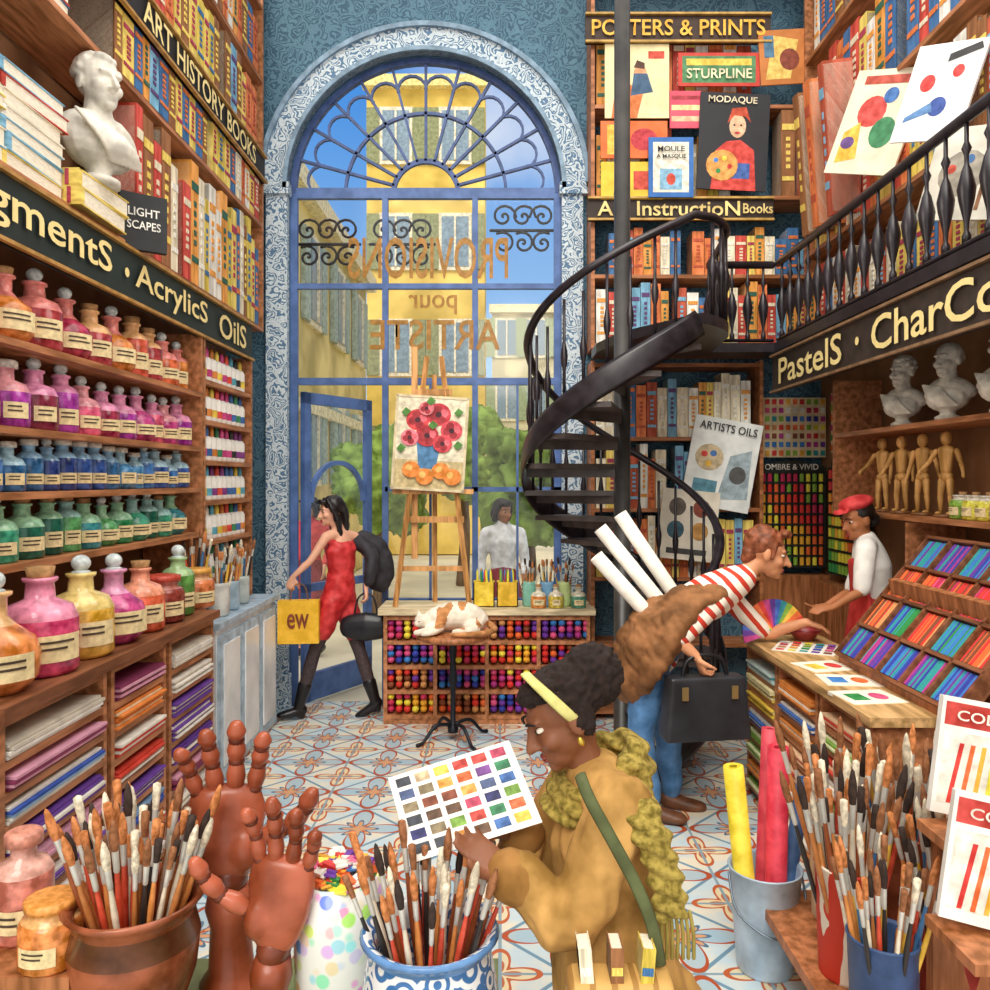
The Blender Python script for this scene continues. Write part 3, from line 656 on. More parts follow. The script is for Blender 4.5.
# ---- woman with the colour chart
d=2.05; B=V((.27,2.05,0))
J=dict(pelvis=V((.30,2.05,.68)),waist=V((.29,2.05,.85)),chest=W(606,838,2.06),neck=W(594,776,2.06),head=W(563,714,2.05),hf=(-.88,-.16,-.46),hu=(-.3,0,1),
 sl=W(622,806,1.91),sr=W(580,778,2.2),el=W(572,925,1.86),wl=W(508,872,1.90),er=W(520,880,2.2),wr=W(522,830,2.1),
 hl=V((.3,1.97,.66)),hr=V((.3,2.13,.66)),kl=V((.22,1.96,.38)),al=V((.3,1.96,.085)),kr=V((.2,2.14,.38)),ar=V((.3,2.14,.085)),fl=(-1,0,0),fr=(-1,0,0),
 handl=((-.8,.3,.45),(.2,-.6,.8),-1,(.2,.25,.3,.4),.6),handr=((-.85,-.3,.2),(-.1,.3,-.9),-1,(.2,.3,.35,.4),.3))
p,T=figure('woman in a tan coat and scarf studying a colour chart',B,J,'#8a5436',.92,.0065,True,1.04,lip='#8a3a30',brow='#140e0c')
COAT=M('#c4923e',.85,.5,7)
def g(mb):
    torso(mb,J,.045,.95,(0,3),True); shoulders(mb,J,.028,.95); arm(mb,J,'l',.03,.95,1.9); arm(mb,J,'r',.03,.95,1.9)
    mb.loft([J['waist'],J['pelvis'],V((.33,2.05,.55)),V((.33,2.05,.4))],[(.16,.14),(.2,.17),(.24,.21),(.25,.22)],side=(0,1,0))
garment(p,B,'coat',COAT,g,.008,2,label='ochre tan wool coat',disp=lambda c:.014*noise.noise(c*10)+.008*noise.noise(V((c.x*34,c.y*30,c.z*13))))
for s in 'lr':
    e,w=V(J['e'+s]),V(J['w'+s]); a=e.lerp(w,.78); b=e.lerp(w,.96)
    garment(p,B,'cuff',M('#9c6c28',.85,.3),lambda mb:mb.loft([a,b],[.06,.062],n=14),.008,2,disp=fold(.004,20))
garment(p,B,'trousers',M('#3a3b46',.8),lambda mb:(leg(mb,J,'l',.02,.95,1.95),leg(mb,J,'r',.02,.95,1.95)),.014)
for s in 'lr': garment(p,B,'shoe',M('#3a2a20',.5),lambda mb:foot(mb,J,s,.009,.95),.01)
def g(mb):
    mb.sph(T@ell((0,-.035,.04),.086,.085,.082),n=20,k=12); mb.sph(T@ell((0,-.112,.048),.076,.074,.08),n=20,k=12); mb.sph(T@ell((0,.015,.08),.068,.07,.038),n=20,k=12)
    for q in (-1,1): mb.sph(T@ell((q*.07,-.03,-.005),.02,.035,.05))
garment(p,B,'hair',M('#221109',.9,.5,60),g,.006,1,label='dark curly hair in a puffed bun',disp=lambda c:.009*noise.noise(c*55)+.006*noise.noise(c*110))
n=28; rp=[]
for i in range(n+1):
    a=2*math.pi*i/n; rp.append(T@V((.094*math.cos(a),.006+.03*math.sin(a),.045+.085*math.sin(a))))
mb=MB().loft(rp,[(.014,.004)]*(n+1),side=T.to_3x3()@V((0,1,.3)),n=8,sub=1,round=False); shift(mb,B); part(p,'headband',(mb,M('#d4cf7a',.7)))
mb=MB().sph(T@ell((-.085,-.0,-.05),.008,.008,.012)); shift(mb,B); part(p,'earring',(mb,M('#e0c050',.3,.1,9,.8)))
nk=V(J['neck'])
SC=M('#a08a2c',.95,.55,60)
def g(mb):
    for zz,rr in ((-.02,.1),(.02,.086)):
        mb.loft([nk+V((rr*1.15*math.cos(a)+.01,rr*math.sin(a),zz+.035*math.sin(a+1)+.02*math.cos(a))) for a in [2*math.pi*i/12 for i in range(13)]],.033,n=10,sub=2)
    s=V(J['sl']); mb.loft([nk+V((.08,-.08,.0)),s+V((.04,-.06,.0)),s+V((.085,-.075,-.12)),s+V((.1,-.08,-.22))],[(.045,.028),(.045,.024),(.04,.016),(.042,.014)],side=(1,0,0))
garment(p,B,'scarf',SC,g,.006,1,label='olive yellow knitted scarf with fringe',disp=lambda c:.006*math.sin(c.z*150+c.x*60)+.005*noise.noise(c*20))
s0=V(J['sl'])+V((.1,-.08,-.23)); mb=MB()
for i in range(9): mb.loft([s0+V((-.045+i*.011,0,.02)),s0+V((-.045+i*.012,-.002,-.03)),s0+V((-.048+i*.0125,0,-.085))],.0045,n=6)
shift(mb,B); part(p,'scarf_fringe',(mb,M('#9a8a3a',.9)))
# shoulder bag
SBP=V((.26,1.74,.69))
sb=thing('shoulder_bag','tan canvas shoulder bag with a green strap hanging at the hip','bag',SBP)
bm=remesh(MB().box((0,0,.05),(.24,.1,.28),top=.96),.012,stripes('#d4a860','#a87c3c',(1,0,0),22,.7),'bag_body',5); part(sb,'bag_body',bm)
part(sb,'strap',(MB().loft([q-SBP for q in (W(580,775,1.84),W(590,800,1.785),W(612,840,1.77),W(636,885,1.76),W(652,925,1.755),W(660,965,1.75))],[(.014,.005)]*6,side=(1,0,.6),n=8,sub=5),M('#5a6238',.8)))
for i in range(3): thing('book','%s book poking out of the shoulder bag'%['cream','brown','ochre'][i],'book',V((.2+i*.05,1.74,.71)),(0,.08*(i-1),0),(.028,.07,.24),bookmesh([5,11,12][i]),'books in the shoulder bag')
# chart
tl,tr,bl=W(388,778,2.16),W(503,742,2.16),W(412,863,2.0)
ch=thing('color_chart','white card with rows of painted colour swatches held open','color chart',tl)
xv=(tr-tl);zv=(bl-tl); nn=xv.cross(zv).normalized()
if nn.y>0: nn=-nn
mb=MB()
def quad(mb,a,b,c,e,off,mi,th=.001):
    vs=[q+nn*off for q in (a,b,c,e)]+[q+nn*(off-th) for q in (a,b,c,e)]
    mb.add(vs,[(0,1,2,3),(7,6,5,4),(0,4,5,1),(1,5,6,2),(2,6,7,3),(3,7,4,0)],mi)
Pq=lambda u,v:(xv*u*1.05+zv*v)
quad(mb,Pq(0,0),Pq(1,0),Pq(1,1),Pq(0,1),0,0,.002)
sw=['#8a7a5a','#4a5e8a','#3a3f4a','#8a4020','#d0301e','#ee6a1e','#f4a02a','#f8d83e','#7fae3a','#2e8a5a','#2e6ab4','#7a3e94','#c02e5a','#6a4a32','#d0b48a','#24296a']
mats=[M('#fbf8f0',.6,.05)]+[M(c,.5,.45,40) for c in sw]
colmap=[[2,1,0,2,15,2],[14,0,3,13,0,2],[7,6,3,13,8,6],[4,5,6,12,4,13],[4,11,1,15,9,10],[12,9,10,8,5,7]]
for i in range(6):
    for j in range(6):
        u0=.05+i*.155;v0=.05+j*.155; quad(mb,Pq(u0,v0),Pq(u0+.115,v0),Pq(u0+.115,v0+.105),Pq(u0,v0+.105),.001,1+colmap[i][j],.0008)
part(ch,'card',(mb,mats))
# ---- people outside
def passer(label,x,y,skin,top_,bot,hair,fx,skirt=False):
    B=V((x,y,0)); o=lambda a,b,c:B+V((a,b,c))
    J=dict(pelvis=o(0,0,.95),waist=o(0,0,1.12),chest=o(0,0,1.33),neck=o(0,0,1.5),head=o(.0,-.02,1.64),hf=(fx,-.7,-.1),sl=o(-.17,0,1.42),sr=o(.17,0,1.42),el=o(-.22,-.02,1.15),wl=o(-.2,-.14,.95),er=o(.22,0,1.15),wr=o(.2,-.16,1.0),
      hl=o(-.08,0,.9),hr=o(.08,0,.9),kl=o(-.1,-.12,.5),al=o(-.1,.05,.09),kr=o(.1,.02,.5),ar=o(.1,.15,.09),fl=(fx*.5,-1,0),fr=(fx*.5,-1,0),handl=((0,-.3,-1),(1,0,0),1,(.4,)*4),handr=((0,-.3,-1),(-1,0,0),1,(.4,)*4))
    p,T=figure(label,B,J,skin,.95,.013,True)
    garment(p,B,'shirt',M(top_,.7),lambda mb:(torso(mb,J,.02,.95,(0,4),True),shoulders(mb,J,.012,.95),arm(mb,J,'l',.016,.95,1.8),arm(mb,J,'r',.016,.95,1.8)),.016)
    if skirt: garment(p,B,'skirt',M(bot,.7),lambda mb:mb.loft([o(0,0,1.08),o(0,0,.85),o(0,0,.5)],[(.13,.11),(.19,.16),(.28,.24)],side=(1,0,0)),.02)
    else: garment(p,B,'trousers',M(bot,.7),lambda mb:(torso(mb,J,.018,.95,(0,2),True),leg(mb,J,'l',.02,.95,1.95),leg(mb,J,'r',.02,.95,1.95)),.016)
    for s in 'lr': garment(p,B,'shoe',M('#2a2420',.5),lambda mb:foot(mb,J,s,.009,.95),.014)
    garment(p,B,'hair',M(hair,.6),lambda mb:hairlong(mb,T,.1),.012,2)
passer('passer-by in a white shirt and crimson skirt outside',.03,8.0,'#a8704a','#f8f6f0','#9a2436','#1c1210',.5,True)
passer('passer-by in a red top and dark skirt outside',-2.12,8.9,'#d8a07c','#cc2c30','#8a2430','#2a1810',-.4,True)
# ================================================================ BUSTS
PL=M('#e2ded0',.8,.35,9)
def bustmesh(style=0):
    mb=MB(); T,_=headprims(mb,(0,0,.42),(0,-1,0),(0,0,1),1.25,1.05)
    mb.loft([(0,.01,.2),(0,.01,.3),(0,0,.36)],[.085,.066,.062],n=14)
    mb.loft([(-.17,.03,.14),(-.08,.01,.19),(.08,.01,.19),(.17,.03,.14)],[.06,.08,.08,.06],n=14)
    mb.sph(ell((0,0,.1),.19,.12,.12)); mb.loft([(0,.0,.0),(0,0,.08)],[.07,.1],n=14)
    for i in range(9): mb.loft([(-.17+i*.02,-.08,.22-i*.004),(-.08+i*.022,-.135,.1),(.0+i*.02,-.1,.02)],.011,n=6)
    if style==0:
        for i in range(120):
            a=R.uniform(0,6.28); b=R.uniform(-.05,1.4); c=V((math.cos(a)*math.cos(b),math.sin(a)*math.cos(b),math.sin(b)))
            if c.y<-.45 and c.z<.55: continue
            mb.sph(ell((c.x*.1,.02+c.y*.118,.46+c.z*.105),.02,.02,.02),n=8,k=5)
    else:
        mb.sph(ell((0,.03,.47),.105,.12,.1)); mb.sph(ell((0,.15,.45),.05,.05,.05))
    return remesh(mb,.007,PL,'bust_figure',1)
bm0=bustmesh(0); bm1=bustmesh(1)
def bust(p,rot,s,bmesh,lab,grp=None):
    pd=MB().lathe([(0,0),(.1,0),(.1,.03),(.06,.05),(.06,.09),(.08,.1),(0,.1)],16).mesh('pedestal',PL)
    thing('plaster_bust',lab,'bust',p,rot,s,None,grp,None,[('bust_figure',bmesh,(0,0,.09)),('pedestal',pd)])
bust((XF-.02,3.93,3.22+.172),math.radians(60),.98,bm0,'white plaster bust of a curly haired figure on stacked books')
# ================================================================ LEFT LOWER CABINETS
def paperstack(p,rot,w,dp,h,cols,group,lab):
    n=max(2,int(h/.012)); mb=MB(); ms=[M(c,.7,.15) for c in cols]
    for i in range(n): mb.box((R.uniform(-.012,.012),R.uniform(-.015,.01),(i+.5)*h/n),(w,dp,h/n*.82),i%len(ms) if R.random()<.6 else R.randrange(len(ms)))
    thing('paper_stack',lab,'paper stack',p,rot,mesh=mb.mesh('paper_stack',ms),group=group)
XC=-1.72
def papercab(name,label,x0,x1,y0,y1,z1,n,rot,sets,grp,mat=WDY):
    bo=[.06+(z1-.1)*i/n for i in range(n)]+[z1]
    shelfunit(name,label,x0,x1,y0,y1,0,z1,bo,mat)
    for i in range(n):
        cs,ln=R.choice(sets)
        paperstack(((x0+x1)/2+(.03 if rot>0 else -.03),(y0+y1)/2,bo[i]+.002),rot,(y1-y0)-.1,(x1-x0)-.04,(z1-.1)/n*R.uniform(.45,.7),cs,grp,'stack of %s art paper lying in a cabinet slot'%ln)
SETL=[(['#6a3aa0','#f0ece0'],'purple and white'),(['#2a54b4','#f0ece0','#8ab0d8'],'blue and white'),(['#d83c26','#f4efe2'],'red and white'),(['#ee8a30','#f8e4b8'],'orange and cream'),(['#f6f2e8','#ded6c6'],'white'),(['#8a2f5a','#e0a0b8'],'plum and pink')]
papercab('paper_cabinet','brown wooden cabinet with slots of coloured paper',XL+.02,XC,2.75,3.5,1.12,9,H,SETL,'paper stacks in the low cabinets')
papercab('paper_cabinet','brown wooden cabinet with slots of coloured paper',XL+.02,XC,3.54,4.12,1.12,8,H,SETL,'paper stacks in the low cabinets')
papercab('paper_cabinet','brown wooden cabinet with slots of coloured paper',XL+.02,XC,4.16,4.8,1.12,8,H,SETL,'paper stacks in the low cabinets')
thing('countertop','brown wooden counter board above paper cabinets','countertop',(0,0,0),mesh=(MB().box(((XL+XC)/2+.02,3.78,1.145),(XC-XL+.02,2.1,.045)),WDD))
pc=thing('display_cabinet','pale blue white glazed display cabinet beside the door','cabinet',(XL+.3,5.72,0))
part(pc,'body',(MB().box((0,0,.5),(.5,1.3,1.0)).box((.0,0,1.02),(.56,1.36,.04),1),[M('#eef4f6',.4,.2,6),M('#b4cbdc',.5)]))
for i in range(3): part(pc,'door',(MB().box((.262,-.43+i*.43,.5),(.025,.4,.9),0).box((.277,-.43+i*.43,.5),(.012,.3,.78),1),[M('#b9d0e0',.5),M('#f6fafa',.2,.2,3)]))
jars=[(-1.93,5.05,1.17,.075,.2),(-1.88,5.35,1.045,.07,.22),(-1.9,5.62,1.045,.07,.2),(-1.92,5.9,1.045,.07,.2)]
def jar(name,label,p,r,h,col,var=.3,n=20):
    t=.006; mb=MB().lathe([(0,0),(r*.9,0),(r,.015),(r,h*.9),(r*.94,h),(r*.94-t,h),(r-t,h*.88),(r-t,.02),(0,.02)],n)
    thing(name,label,'jar',p,mesh=(mb,M(col,.2,var,9)))
for i,(x,y,z,r,h) in enumerate(jars):
    jar('brush_jar','%s glass jar holding paintbrushes'%['grey','white','pale blue','clear'][i],(x,y,z),r,h,['#a8b0b0','#d8d8d0','#a8c4d4','#c4d0cc'][i])
    bouquet((x,y),r,z+.025,9,.46,'brushes in counter jars',.22,1.0)
# ================================================================ WINDOW COUNTER
CX0,CX1,CY0,CY1,CH=-.93,.72,6.38,6.78,.9
thing('countertop','pale wooden window display counter top','countertop',mesh=(MB().box(((CX0+CX1)/2,(CY0+CY1)/2,CH),(CX1-CX0+.08,CY1-CY0+.06,.05)),wood('#e8d4a8',ax='x')))
dc=thing('display_counter','wooden counter with cubbyholes full of coloured pencils','counter',((CX0+CX1)/2,CY0,0))
nc,nr=4,4; cw=(CX1-CX0)/nc; rh=(CH-.1)/nr; mb=MB()
cw_=CX1-CX0
for i in range(nc+1): mb.box((-cw_/2+i*cw+(.015 if i==0 else -.015 if i==nc else 0),.19,(CH-.03)/2),(.03,.38,CH-.035))
for j in range(nr+1): mb.box((0,.19,.06+j*rh*.985),(cw_-.002,.379,.03))
mb.box((0,.37,CH/2),(cw_-.002,.02,CH-.04)); mb.box((0,.02,.025),(cw_-.003,.02,.05))
part(dc,'body',(mb,WDY))
PCM={}
pc_=['#e0281e','#f06a1e','#f8b424','#f8e83e','#8ab83a','#2a9448','#2a9f9f','#3080cc','#2a3ea8','#6e36a4','#b8348c','#ea5488','#8a4a2a','#faf6ea','#cc2456','#dc9c5a']
pn_=['red','orange','amber','yellow','lime','green','teal','blue','navy','violet','magenta','pink','brown','white','crimson','tan']
def pencil(p,rot,L,r,ci,group,name='pencil',lab='coloured pencil'):
    if ci not in PCM:
        PCM[ci]=MB().lathe([(0,0),(.25,.0),(1,.12),(1,1),(0,1)],7,sm=False).mesh('pencil',[M(pc_[ci],.45,.2)])
    return thing(name,'%s %s'%(pn_[ci],lab),name.replace('_',' '),p,rot,(r,r,L),PCM[ci],group)
rowc=[[2,1,3,0,14],[12,15,1,0,9],[8,7,10,9,11],[0,14,11,10,3]]
for i in range(nc):
    for j in range(nr):
        z0=.085+j*rh*.985; x0=CX0+i*cw+.02; base=rowc[(i+j)%4]
        for a in range(6):
            for b in range(3):
                pencil((x0+.035+a*(cw-.07)/5.2,CY0-.0+R.uniform(-.012,.012),z0+.03+b*.05),(-H,0,0),.2,.027,R.choice(base),'pencils in the counter cubbyholes','pencil','fat coloured pencil lying in a cubbyhole')
# easel + painting
ez=CH+.025; EY=6.62
es=thing('easel','light wooden artist easel standing in the shop window','easel',(W(434,0,EY).x,EY,ez))
WE=wood('#d89a50')
for s in (-1,1): part(es,'leg',(MB().loft([(s*.3,-.16,0),(s*.06,.02,2.05)],.022,n=4,round=False,sm=False),WE))
part(es,'leg',(MB().loft([(0,.1,0),(0,.04,1.9)],.02,n=4,round=False,sm=False),WE))
part(es,'mast',(MB().box((-.16,-.0,1.25),(.05,.03,1.75)),WE))
for c,z in (((0,-.06,.93),(.66,.07,.04)),((0,-.03,.7),(.5,.03,.05)),((0,-.01,1.75),(.3,.03,.05)),((0,-.06,.3),(.56,.03,.04))): part(es,'crossbar',(MB().box(c,z),WE))
def shapes(mb,ms,items,w,h,y=-.0):
    """flat paint layers on a panel in XZ facing -Y, unit coords 0..1"""
    for k,it in enumerate(items):
        off=y-.0004*(k+1)
        m=M(it[-1],.6,.3,22)
        if m not in ms: ms.append(m)
        mi=ms.index(m)
        if it[0]=='r': x,z,a,b=it[1:5]; pl=[(x-a/2,z-b/2),(x+a/2,z-b/2),(x+a/2,z+b/2),(x-a/2,z+b/2)]
        elif it[0]=='c': x,z,a,b=it[1:5]; pl=[(x+a/2*math.cos(t*math.pi/8),z+b/2*math.sin(t*math.pi/8)) for t in range(16)]
        else: pl=it[1]
        vs=[((q[0]-.5)*w,off,q[1]*h) for q in pl]; mb.add(vs,[tuple(range(len(vs)))],mi)
def panel(name,label,cat,p,rot,w,h,bg,items,th=.015,texts=(),group=None,frame=None,tcol='#2a2a2a'):
    o=thing(name,label,cat,p,rot,group=group); ms=[M(bg,.6,.15,8)]; mb=MB().box((0,th/2,h/2),(w,th,h)); shapes(mb,ms,items,w,h)
    part(o,'printed_sheet' if name!='painting' else 'canvas',(mb,ms))
    if frame:
        f=MB()
        for s in (-1,1): f.box((s*(w/2+.008),th/2,h/2),(.02,th+.012,h+.04)); f.box((0,th/2,h/2+s*(h/2+.008)),(w+.03,th+.012,.02))
        part(o,'frame',(f,M(frame,.5)))
    for t in texts: part(o,'lettering',textmesh(t[0],M(t[5] if len(t)>5 else tcol,.6),t[3]*w,t[4]*h),((t[1]-.5)*w,-.010,t[2]*h),(H,0,0))
    return o
fl=[('r',.5,.2,1,.42,'#d4c08a'),('r',.5,.66,1,.7,'#efe6c8'),('p',[(.35,.22),(.6,.22),(.66,.52),(.3,.52)],'#4a84b4')]
for x,z,s,c in ((.3,.75,.34,'#e0303a'),(.6,.82,.36,'#d0283a'),(.8,.65,.32,'#ea4a5a'),(.45,.58,.34,'#c02030'),(.2,.55,.26,'#f08090'),(.68,.5,.28,'#e03a4a'),(.42,.88,.22,'#f0808a')):
    fl+=[('c',x,z,s,s*.7,c)]+[('c',x+.1*s*math.cos(q)*2.2,z+.1*s*math.sin(q)*1.6,s*.36,s*.26,'#f06a78' if q%2<1 else '#a81c2c') for q in (.3,1.9,3.4,5.1)]+[('c',x,z,s*.25,s*.18,'#4a1424')]
for x,z in ((.12,.82),(.47,.95),(.88,.84),(.08,.42),(.52,.69),(.9,.48)): fl+=[('p',[(x-.06,z),(x,z+.06),(x+.08,z+.02),(x+.01,z-.04)],'#4f8a34')]
for x,z in ((.25,.2),(.45,.13),(.68,.2),(.85,.14)): fl+=[('c',x,z,.26,.18,'#f08a1e'),('c',x-.03,z+.02,.1,.07,'#fcc060')]
panel('painting','still life painting of red flowers and oranges on the easel','painting',(W(428,0,EY-.06).x,EY-.13,ez+.955),(-.04,.06,0),.56,.74,'#efe6d0',fl,frame='#e0d0a8')
def box_tray(name,label,p,w,dp,h,col,rot=0,t=.008):
    mb=MB().box((0,0,t/2),(w,dp,t)).box((-w/2+t/2,0,h/2),(t,dp,h)).box((w/2-t/2,0,h/2),(t,dp,h)).box((0,-dp/2+t/2,h/2),(w,t,h)).box((0,dp/2-t/2,h/2),(w,t,h))
    return thing(name,label,'box',p,rot,mesh=(mb,M(col,.6,.3)))
cz=CH+.026
for i,(x,c,n) in enumerate(((-.13,'#fcd428','yellow'),(.06,'#f4c41e','golden yellow'))):
    box_tray('pencil_box','%s box holding upright coloured pencils'%n,(x,6.52,cz),.17,.14,.2,c)
    for k in range(14): pencil((x+R.uniform(-.06,.06),6.52+R.uniform(-.05,.05),cz+.3),(math.pi+R.uniform(-.08,.08),R.uniform(-.08,.08),0),.28,.009,R.choice([3,4,5,2,1,0,7]),'pencils in window boxes','pencil','coloured pencil standing in a yellow box')
for i,(x,c) in enumerate(((.24,'#8fd4c0'),(.38,'#7ab0d8'),(.52,'#c4d890'))):
    jar('brush_jar','%s glass jar with brushes on the window counter'%['sea green','blue','olive'][i],(x,6.5,cz),.058,.2,c); bouquet((x,6.5),.05,cz+.02,7,.38,'brushes in window jars',.25)
for x,c,n in ((.31,'#f0902a','orange'),(.45,'#e4cc3a','yellow'),(.63,'#5aa488','green')): bottle((x,6.43,cz),.19,0,c,'#e8e0c8','cork',n+' small','small bottles on the window counter',0)
# stool + cat
SX,SY=W(453,0,6.0).x,6.0
st=thing('stool','round wooden stool on an iron pedestal with scrolled feet','stool',(SX,SY,0))
part(st,'seat',(MB().lathe([(0,.76),(.25,.76),(.28,.775),(.28,.8),(.26,.81),(0,.81)],28),WD))
part(st,'column',(MB().lathe([(.03,.76),(.03,.66),(.02,.6),(.035,.45),(.02,.4),(.02,.12),(.04,.1),(.04,.06)],12),IR))
for i in range(4):
    a=i*H+.6; part(st,'foot',(MB().loft([(.03*math.cos(a),.03*math.sin(a),.12),(.15*math.cos(a),.15*math.sin(a),.13),(.25*math.cos(a),.25*math.sin(a),.03),(.3*math.cos(a),.3*math.sin(a),.015)],[.014,.014,.012,.016],n=8),IR))
ct=thing('cat','cream and ginger cat curled asleep on the stool','cat',(SX,SY-.02,.811),None,1.08)
mb=MB()
mb.loft([(.17,.02,.085),(.1,.03,.105),(0,.03,.11),(-.1,.01,.098),(-.16,-.03,.09)],[(.085,.08),(.105,.1),(.1,.1),(.08,.085),(.06,.06)],side=(0,1,0),n=16)
mb.sph(ell((-.205,-.06,.09),.058,.052,.05)); mb.sph(ell((-.235,-.09,.075),.026,.026,.02))
for q in (-1,1): mb.loft([(-.2+q*.028,-.05-q*.012,.125),(-.2+q*.038,-.05-q*.016,.165)],[.02,.004],n=8)
mb.loft([(.12,-.04,.05),(.16,-.1,.04),(.08,-.14,.032),(.02,-.13,.025)],[.055,.045,.028,.022],n=10)
mb.loft([(-.12,-.06,.06),(-.17,-.12,.035),(-.24,-.14,.024)],[.035,.024,.02],n=10); mb.loft([(-.08,-.09,.05),(-.12,-.15,.03),(-.19,-.165,.022)],[.032,.022,.02],n=10)
def catm(c):
    v=noise.noise(V((c.x*14,c.y*9,c.z*7)))
    return 1 if v>.12 and c.z>.05 else 0
part(ct,'body',remesh(mb,.008,[M('#f6ead6',.9,.2,20),M('#c8874a',.9,.3,20)],'body',2,catm))
part(ct,'tail',(MB().loft([(.24,.04,.06),(.29,-.06,.035),(.22,-.16,.025),(.1,-.2,.022),(.0,-.19,.02)],[.022,.022,.02,.018,.012],n=10,sub=4),M('#c8874a',.9,.4,20)))
for q in (-1,1): part(ct,'closed_eye',(MB().loft([(-.235-q*.012,-.102+q*.012,.098),(-.246-q*.018,-.1+q*.02,.094),(-.24-q*.026,-.09+q*.032,.097)],.002,n=5),M('#3a2a22')))
part(ct,'nose',(MB().sph(ell((-.26,-.1,.08),.006,.006,.005)),M('#c87a6a')))
# ================================================================ BACK RIGHT SHELVING
SX0,SX1=.74,2.14; SYF=6.5
WX=wood('#b06a34',ax='x')
shelfunit('book_shelving','tall bookcase filled with colourful art books',SX0,SX1,SYF,YB-.02,0,2.92,[.08,.62,1.16,1.72,2.3,2.9],WX,'y')
ub=shelfunit('book_shelving','upper bookcase of art instruction books and posters',SX0,XR-.02,SYF,YB-.02,3.02,6.3,[3.06,3.62,4.26,5.0,6.28],WX,'y')
mixp=[0,1,2,3,4,5,8,10,12,13,5,2]
for z,h in ((1.16,.52),(1.72,.54),(2.3,.55)): row((SX0+.04,SYF+.12,z),(1,0,0),SX1-SX0-.08,0,h,.2,'books on the lower bookcase',mixp,.055,.1)
for z,h in ((3.06,.52),(3.62,.4)): row((SX0+.04,SYF+.12,z),(1,0,0),XR-SX0-.12,0,h,.2,'art instruction books',mixp,.06,.11)
sign('shop_sign','dark brown sign reading Posters and Prints',(1.44,SYF-.04,5.6),0,1.5,.24,[('POSTERS & PRINTS',0,1.4,.13)],M('#3a2418',.6),'#c9a04a',M('#fcbc2a',.6))
sign('shop_sign','dark brown sign reading Art Instruction Books',(1.46,SYF-.04,4.14),0,1.5,.19,[('Art InstructioN',-.1,1.15,.12),('Books',.62,.24,.08)],M('#2f2018',.6),'#c9a04a',M('#fadc8a',.6))
PYY=SYF-.03
def pan(px,py_b,w,h,*a,dy=0,rot=0,**k):
    q=W(px,py_b,PYY-dy); return panel(a[0],a[1],a[2],q,(0,rot,0),w,h,a[3],a[4],**k)
pan(637,118,.52,.6,'poster','cream print of a seated figure with orange shapes','poster','#f6eab4',[('p',[(.1,0),(.5,.0),(.6,.35),(.3,.5),(.15,.3)],'#e8782a'),('c',.55,.62,.2,.16,'#e8a878'),('p',[(.4,.3),(.75,.35),(.66,.6),(.45,.6)],'#3a6084'),('r',.8,.85,.25,.1,'#d84426'),('p',[(.45,.68),(.5,.78),(.62,.74),(.62,.66)],'#5a3420')])
pan(719,86,.66,.27,'poster','red and green framed sign print with lettering','poster','#cc3a2a',[('r',.5,.5,.9,.8,'#4f8a5a'),('r',.5,.72,.8,.2,'#f0d04a')],texts=[('STURPLINE',.5,.36,.8,.3,'#f4e8c0')])
pan(634,158,.54,.3,'poster','orange and red abstract print','poster','#f0702a',[('r',.25,.5,.3,.8,'#f8c840'),('c',.65,.5,.4,.6,'#d0283a'),('r',.85,.3,.2,.4,'#f8e8b8')])
pan(632,199,.5,.3,'poster','yellow print with dark figure','poster','#f8d03a',[('p',[(.2,.1),(.4,.1),(.45,.8),(.25,.9)],'#5a3a2a'),('r',.7,.5,.35,.5,'#d84426')],dy=.02)
pan(671,197,.36,.48,'poster','blue bordered print with lettering','poster','#2a70c0',[('r',.5,.5,.8,.84,'#faf4e0'),('r',.5,.3,.5,.35,'#8ac0e0'),('c',.5,.3,.2,.2,'#d84426')],texts=[('MOULE',.5,.8,.6,.09),('A MASQUE',.5,.67,.66,.08)],dy=.05)
pan(731,190,.56,.78,'poster','dark print of a woman in a red headscarf holding a palette','poster','#23242c',[('p',[(.2,.0),(.85,.0),(.8,.42),(.6,.52),(.4,.5),(.25,.4)],'#d8382a'),('r',.5,.2,.5,.16,'#3a64b0'),('c',.55,.66,.24,.24,'#f0c098'),('p',[(.4,.68),(.46,.84),(.66,.86),(.74,.7),(.66,.76),(.5,.77)],'#c8441a'),('c',.5,.67,.03,.02,'#2a1a14'),('c',.6,.67,.03,.02,'#2a1a14'),('c',.55,.59,.08,.025,'#c82a2a'),('c',.35,.25,.46,.32,'#e8a44a'),('c',.26,.3,.07,.05,'#3a84d0'),('c',.38,.32,.07,.05,'#f8e84a'),('c',.46,.24,.07,.05,'#e0302a'),('c',.3,.19,.07,.05,'#2f944a')],texts=[('MODAQUE',.46,.92,.7,.08,'#f0e4c0')],dy=.04,rot=.05)
pan(686,128,.26,.3,'poster','small red and pink striped print','poster','#e0506a',[('r',.5,.25,.9,.14,'#f4c8a0'),('r',.5,.55,.9,.14,'#f8e0a0'),('r',.5,.82,.9,.1,'#b02a3a')],dy=.01)
pan(786,84,.4,.44,'poster','brown and gold abstract print','poster','#c87a34',[('p',[(.1,.1),(.6,.1),(.8,.8),(.3,.9)],'#f0c860'),('c',.6,.45,.4,.4,'#8a3a20'),('r',.2,.7,.2,.4,'#4a7a9a')],dy=.02,rot=-.06)
for i,(px,h,c,n) in enumerate(((784,.7,.16,'brown'),(799,.72,.12,'dark red'),(813,.64,.12,'golden'),(828,.7,.14,'orange'))):
    thing('book','tall %s portfolio book standing upright'%n,'book',(W(px,0,SYF+.1).x,SYF+.12,4.262),None,(c*.7,.22,h),bookmesh([11,13,1,8][i]),'tall portfolio books')
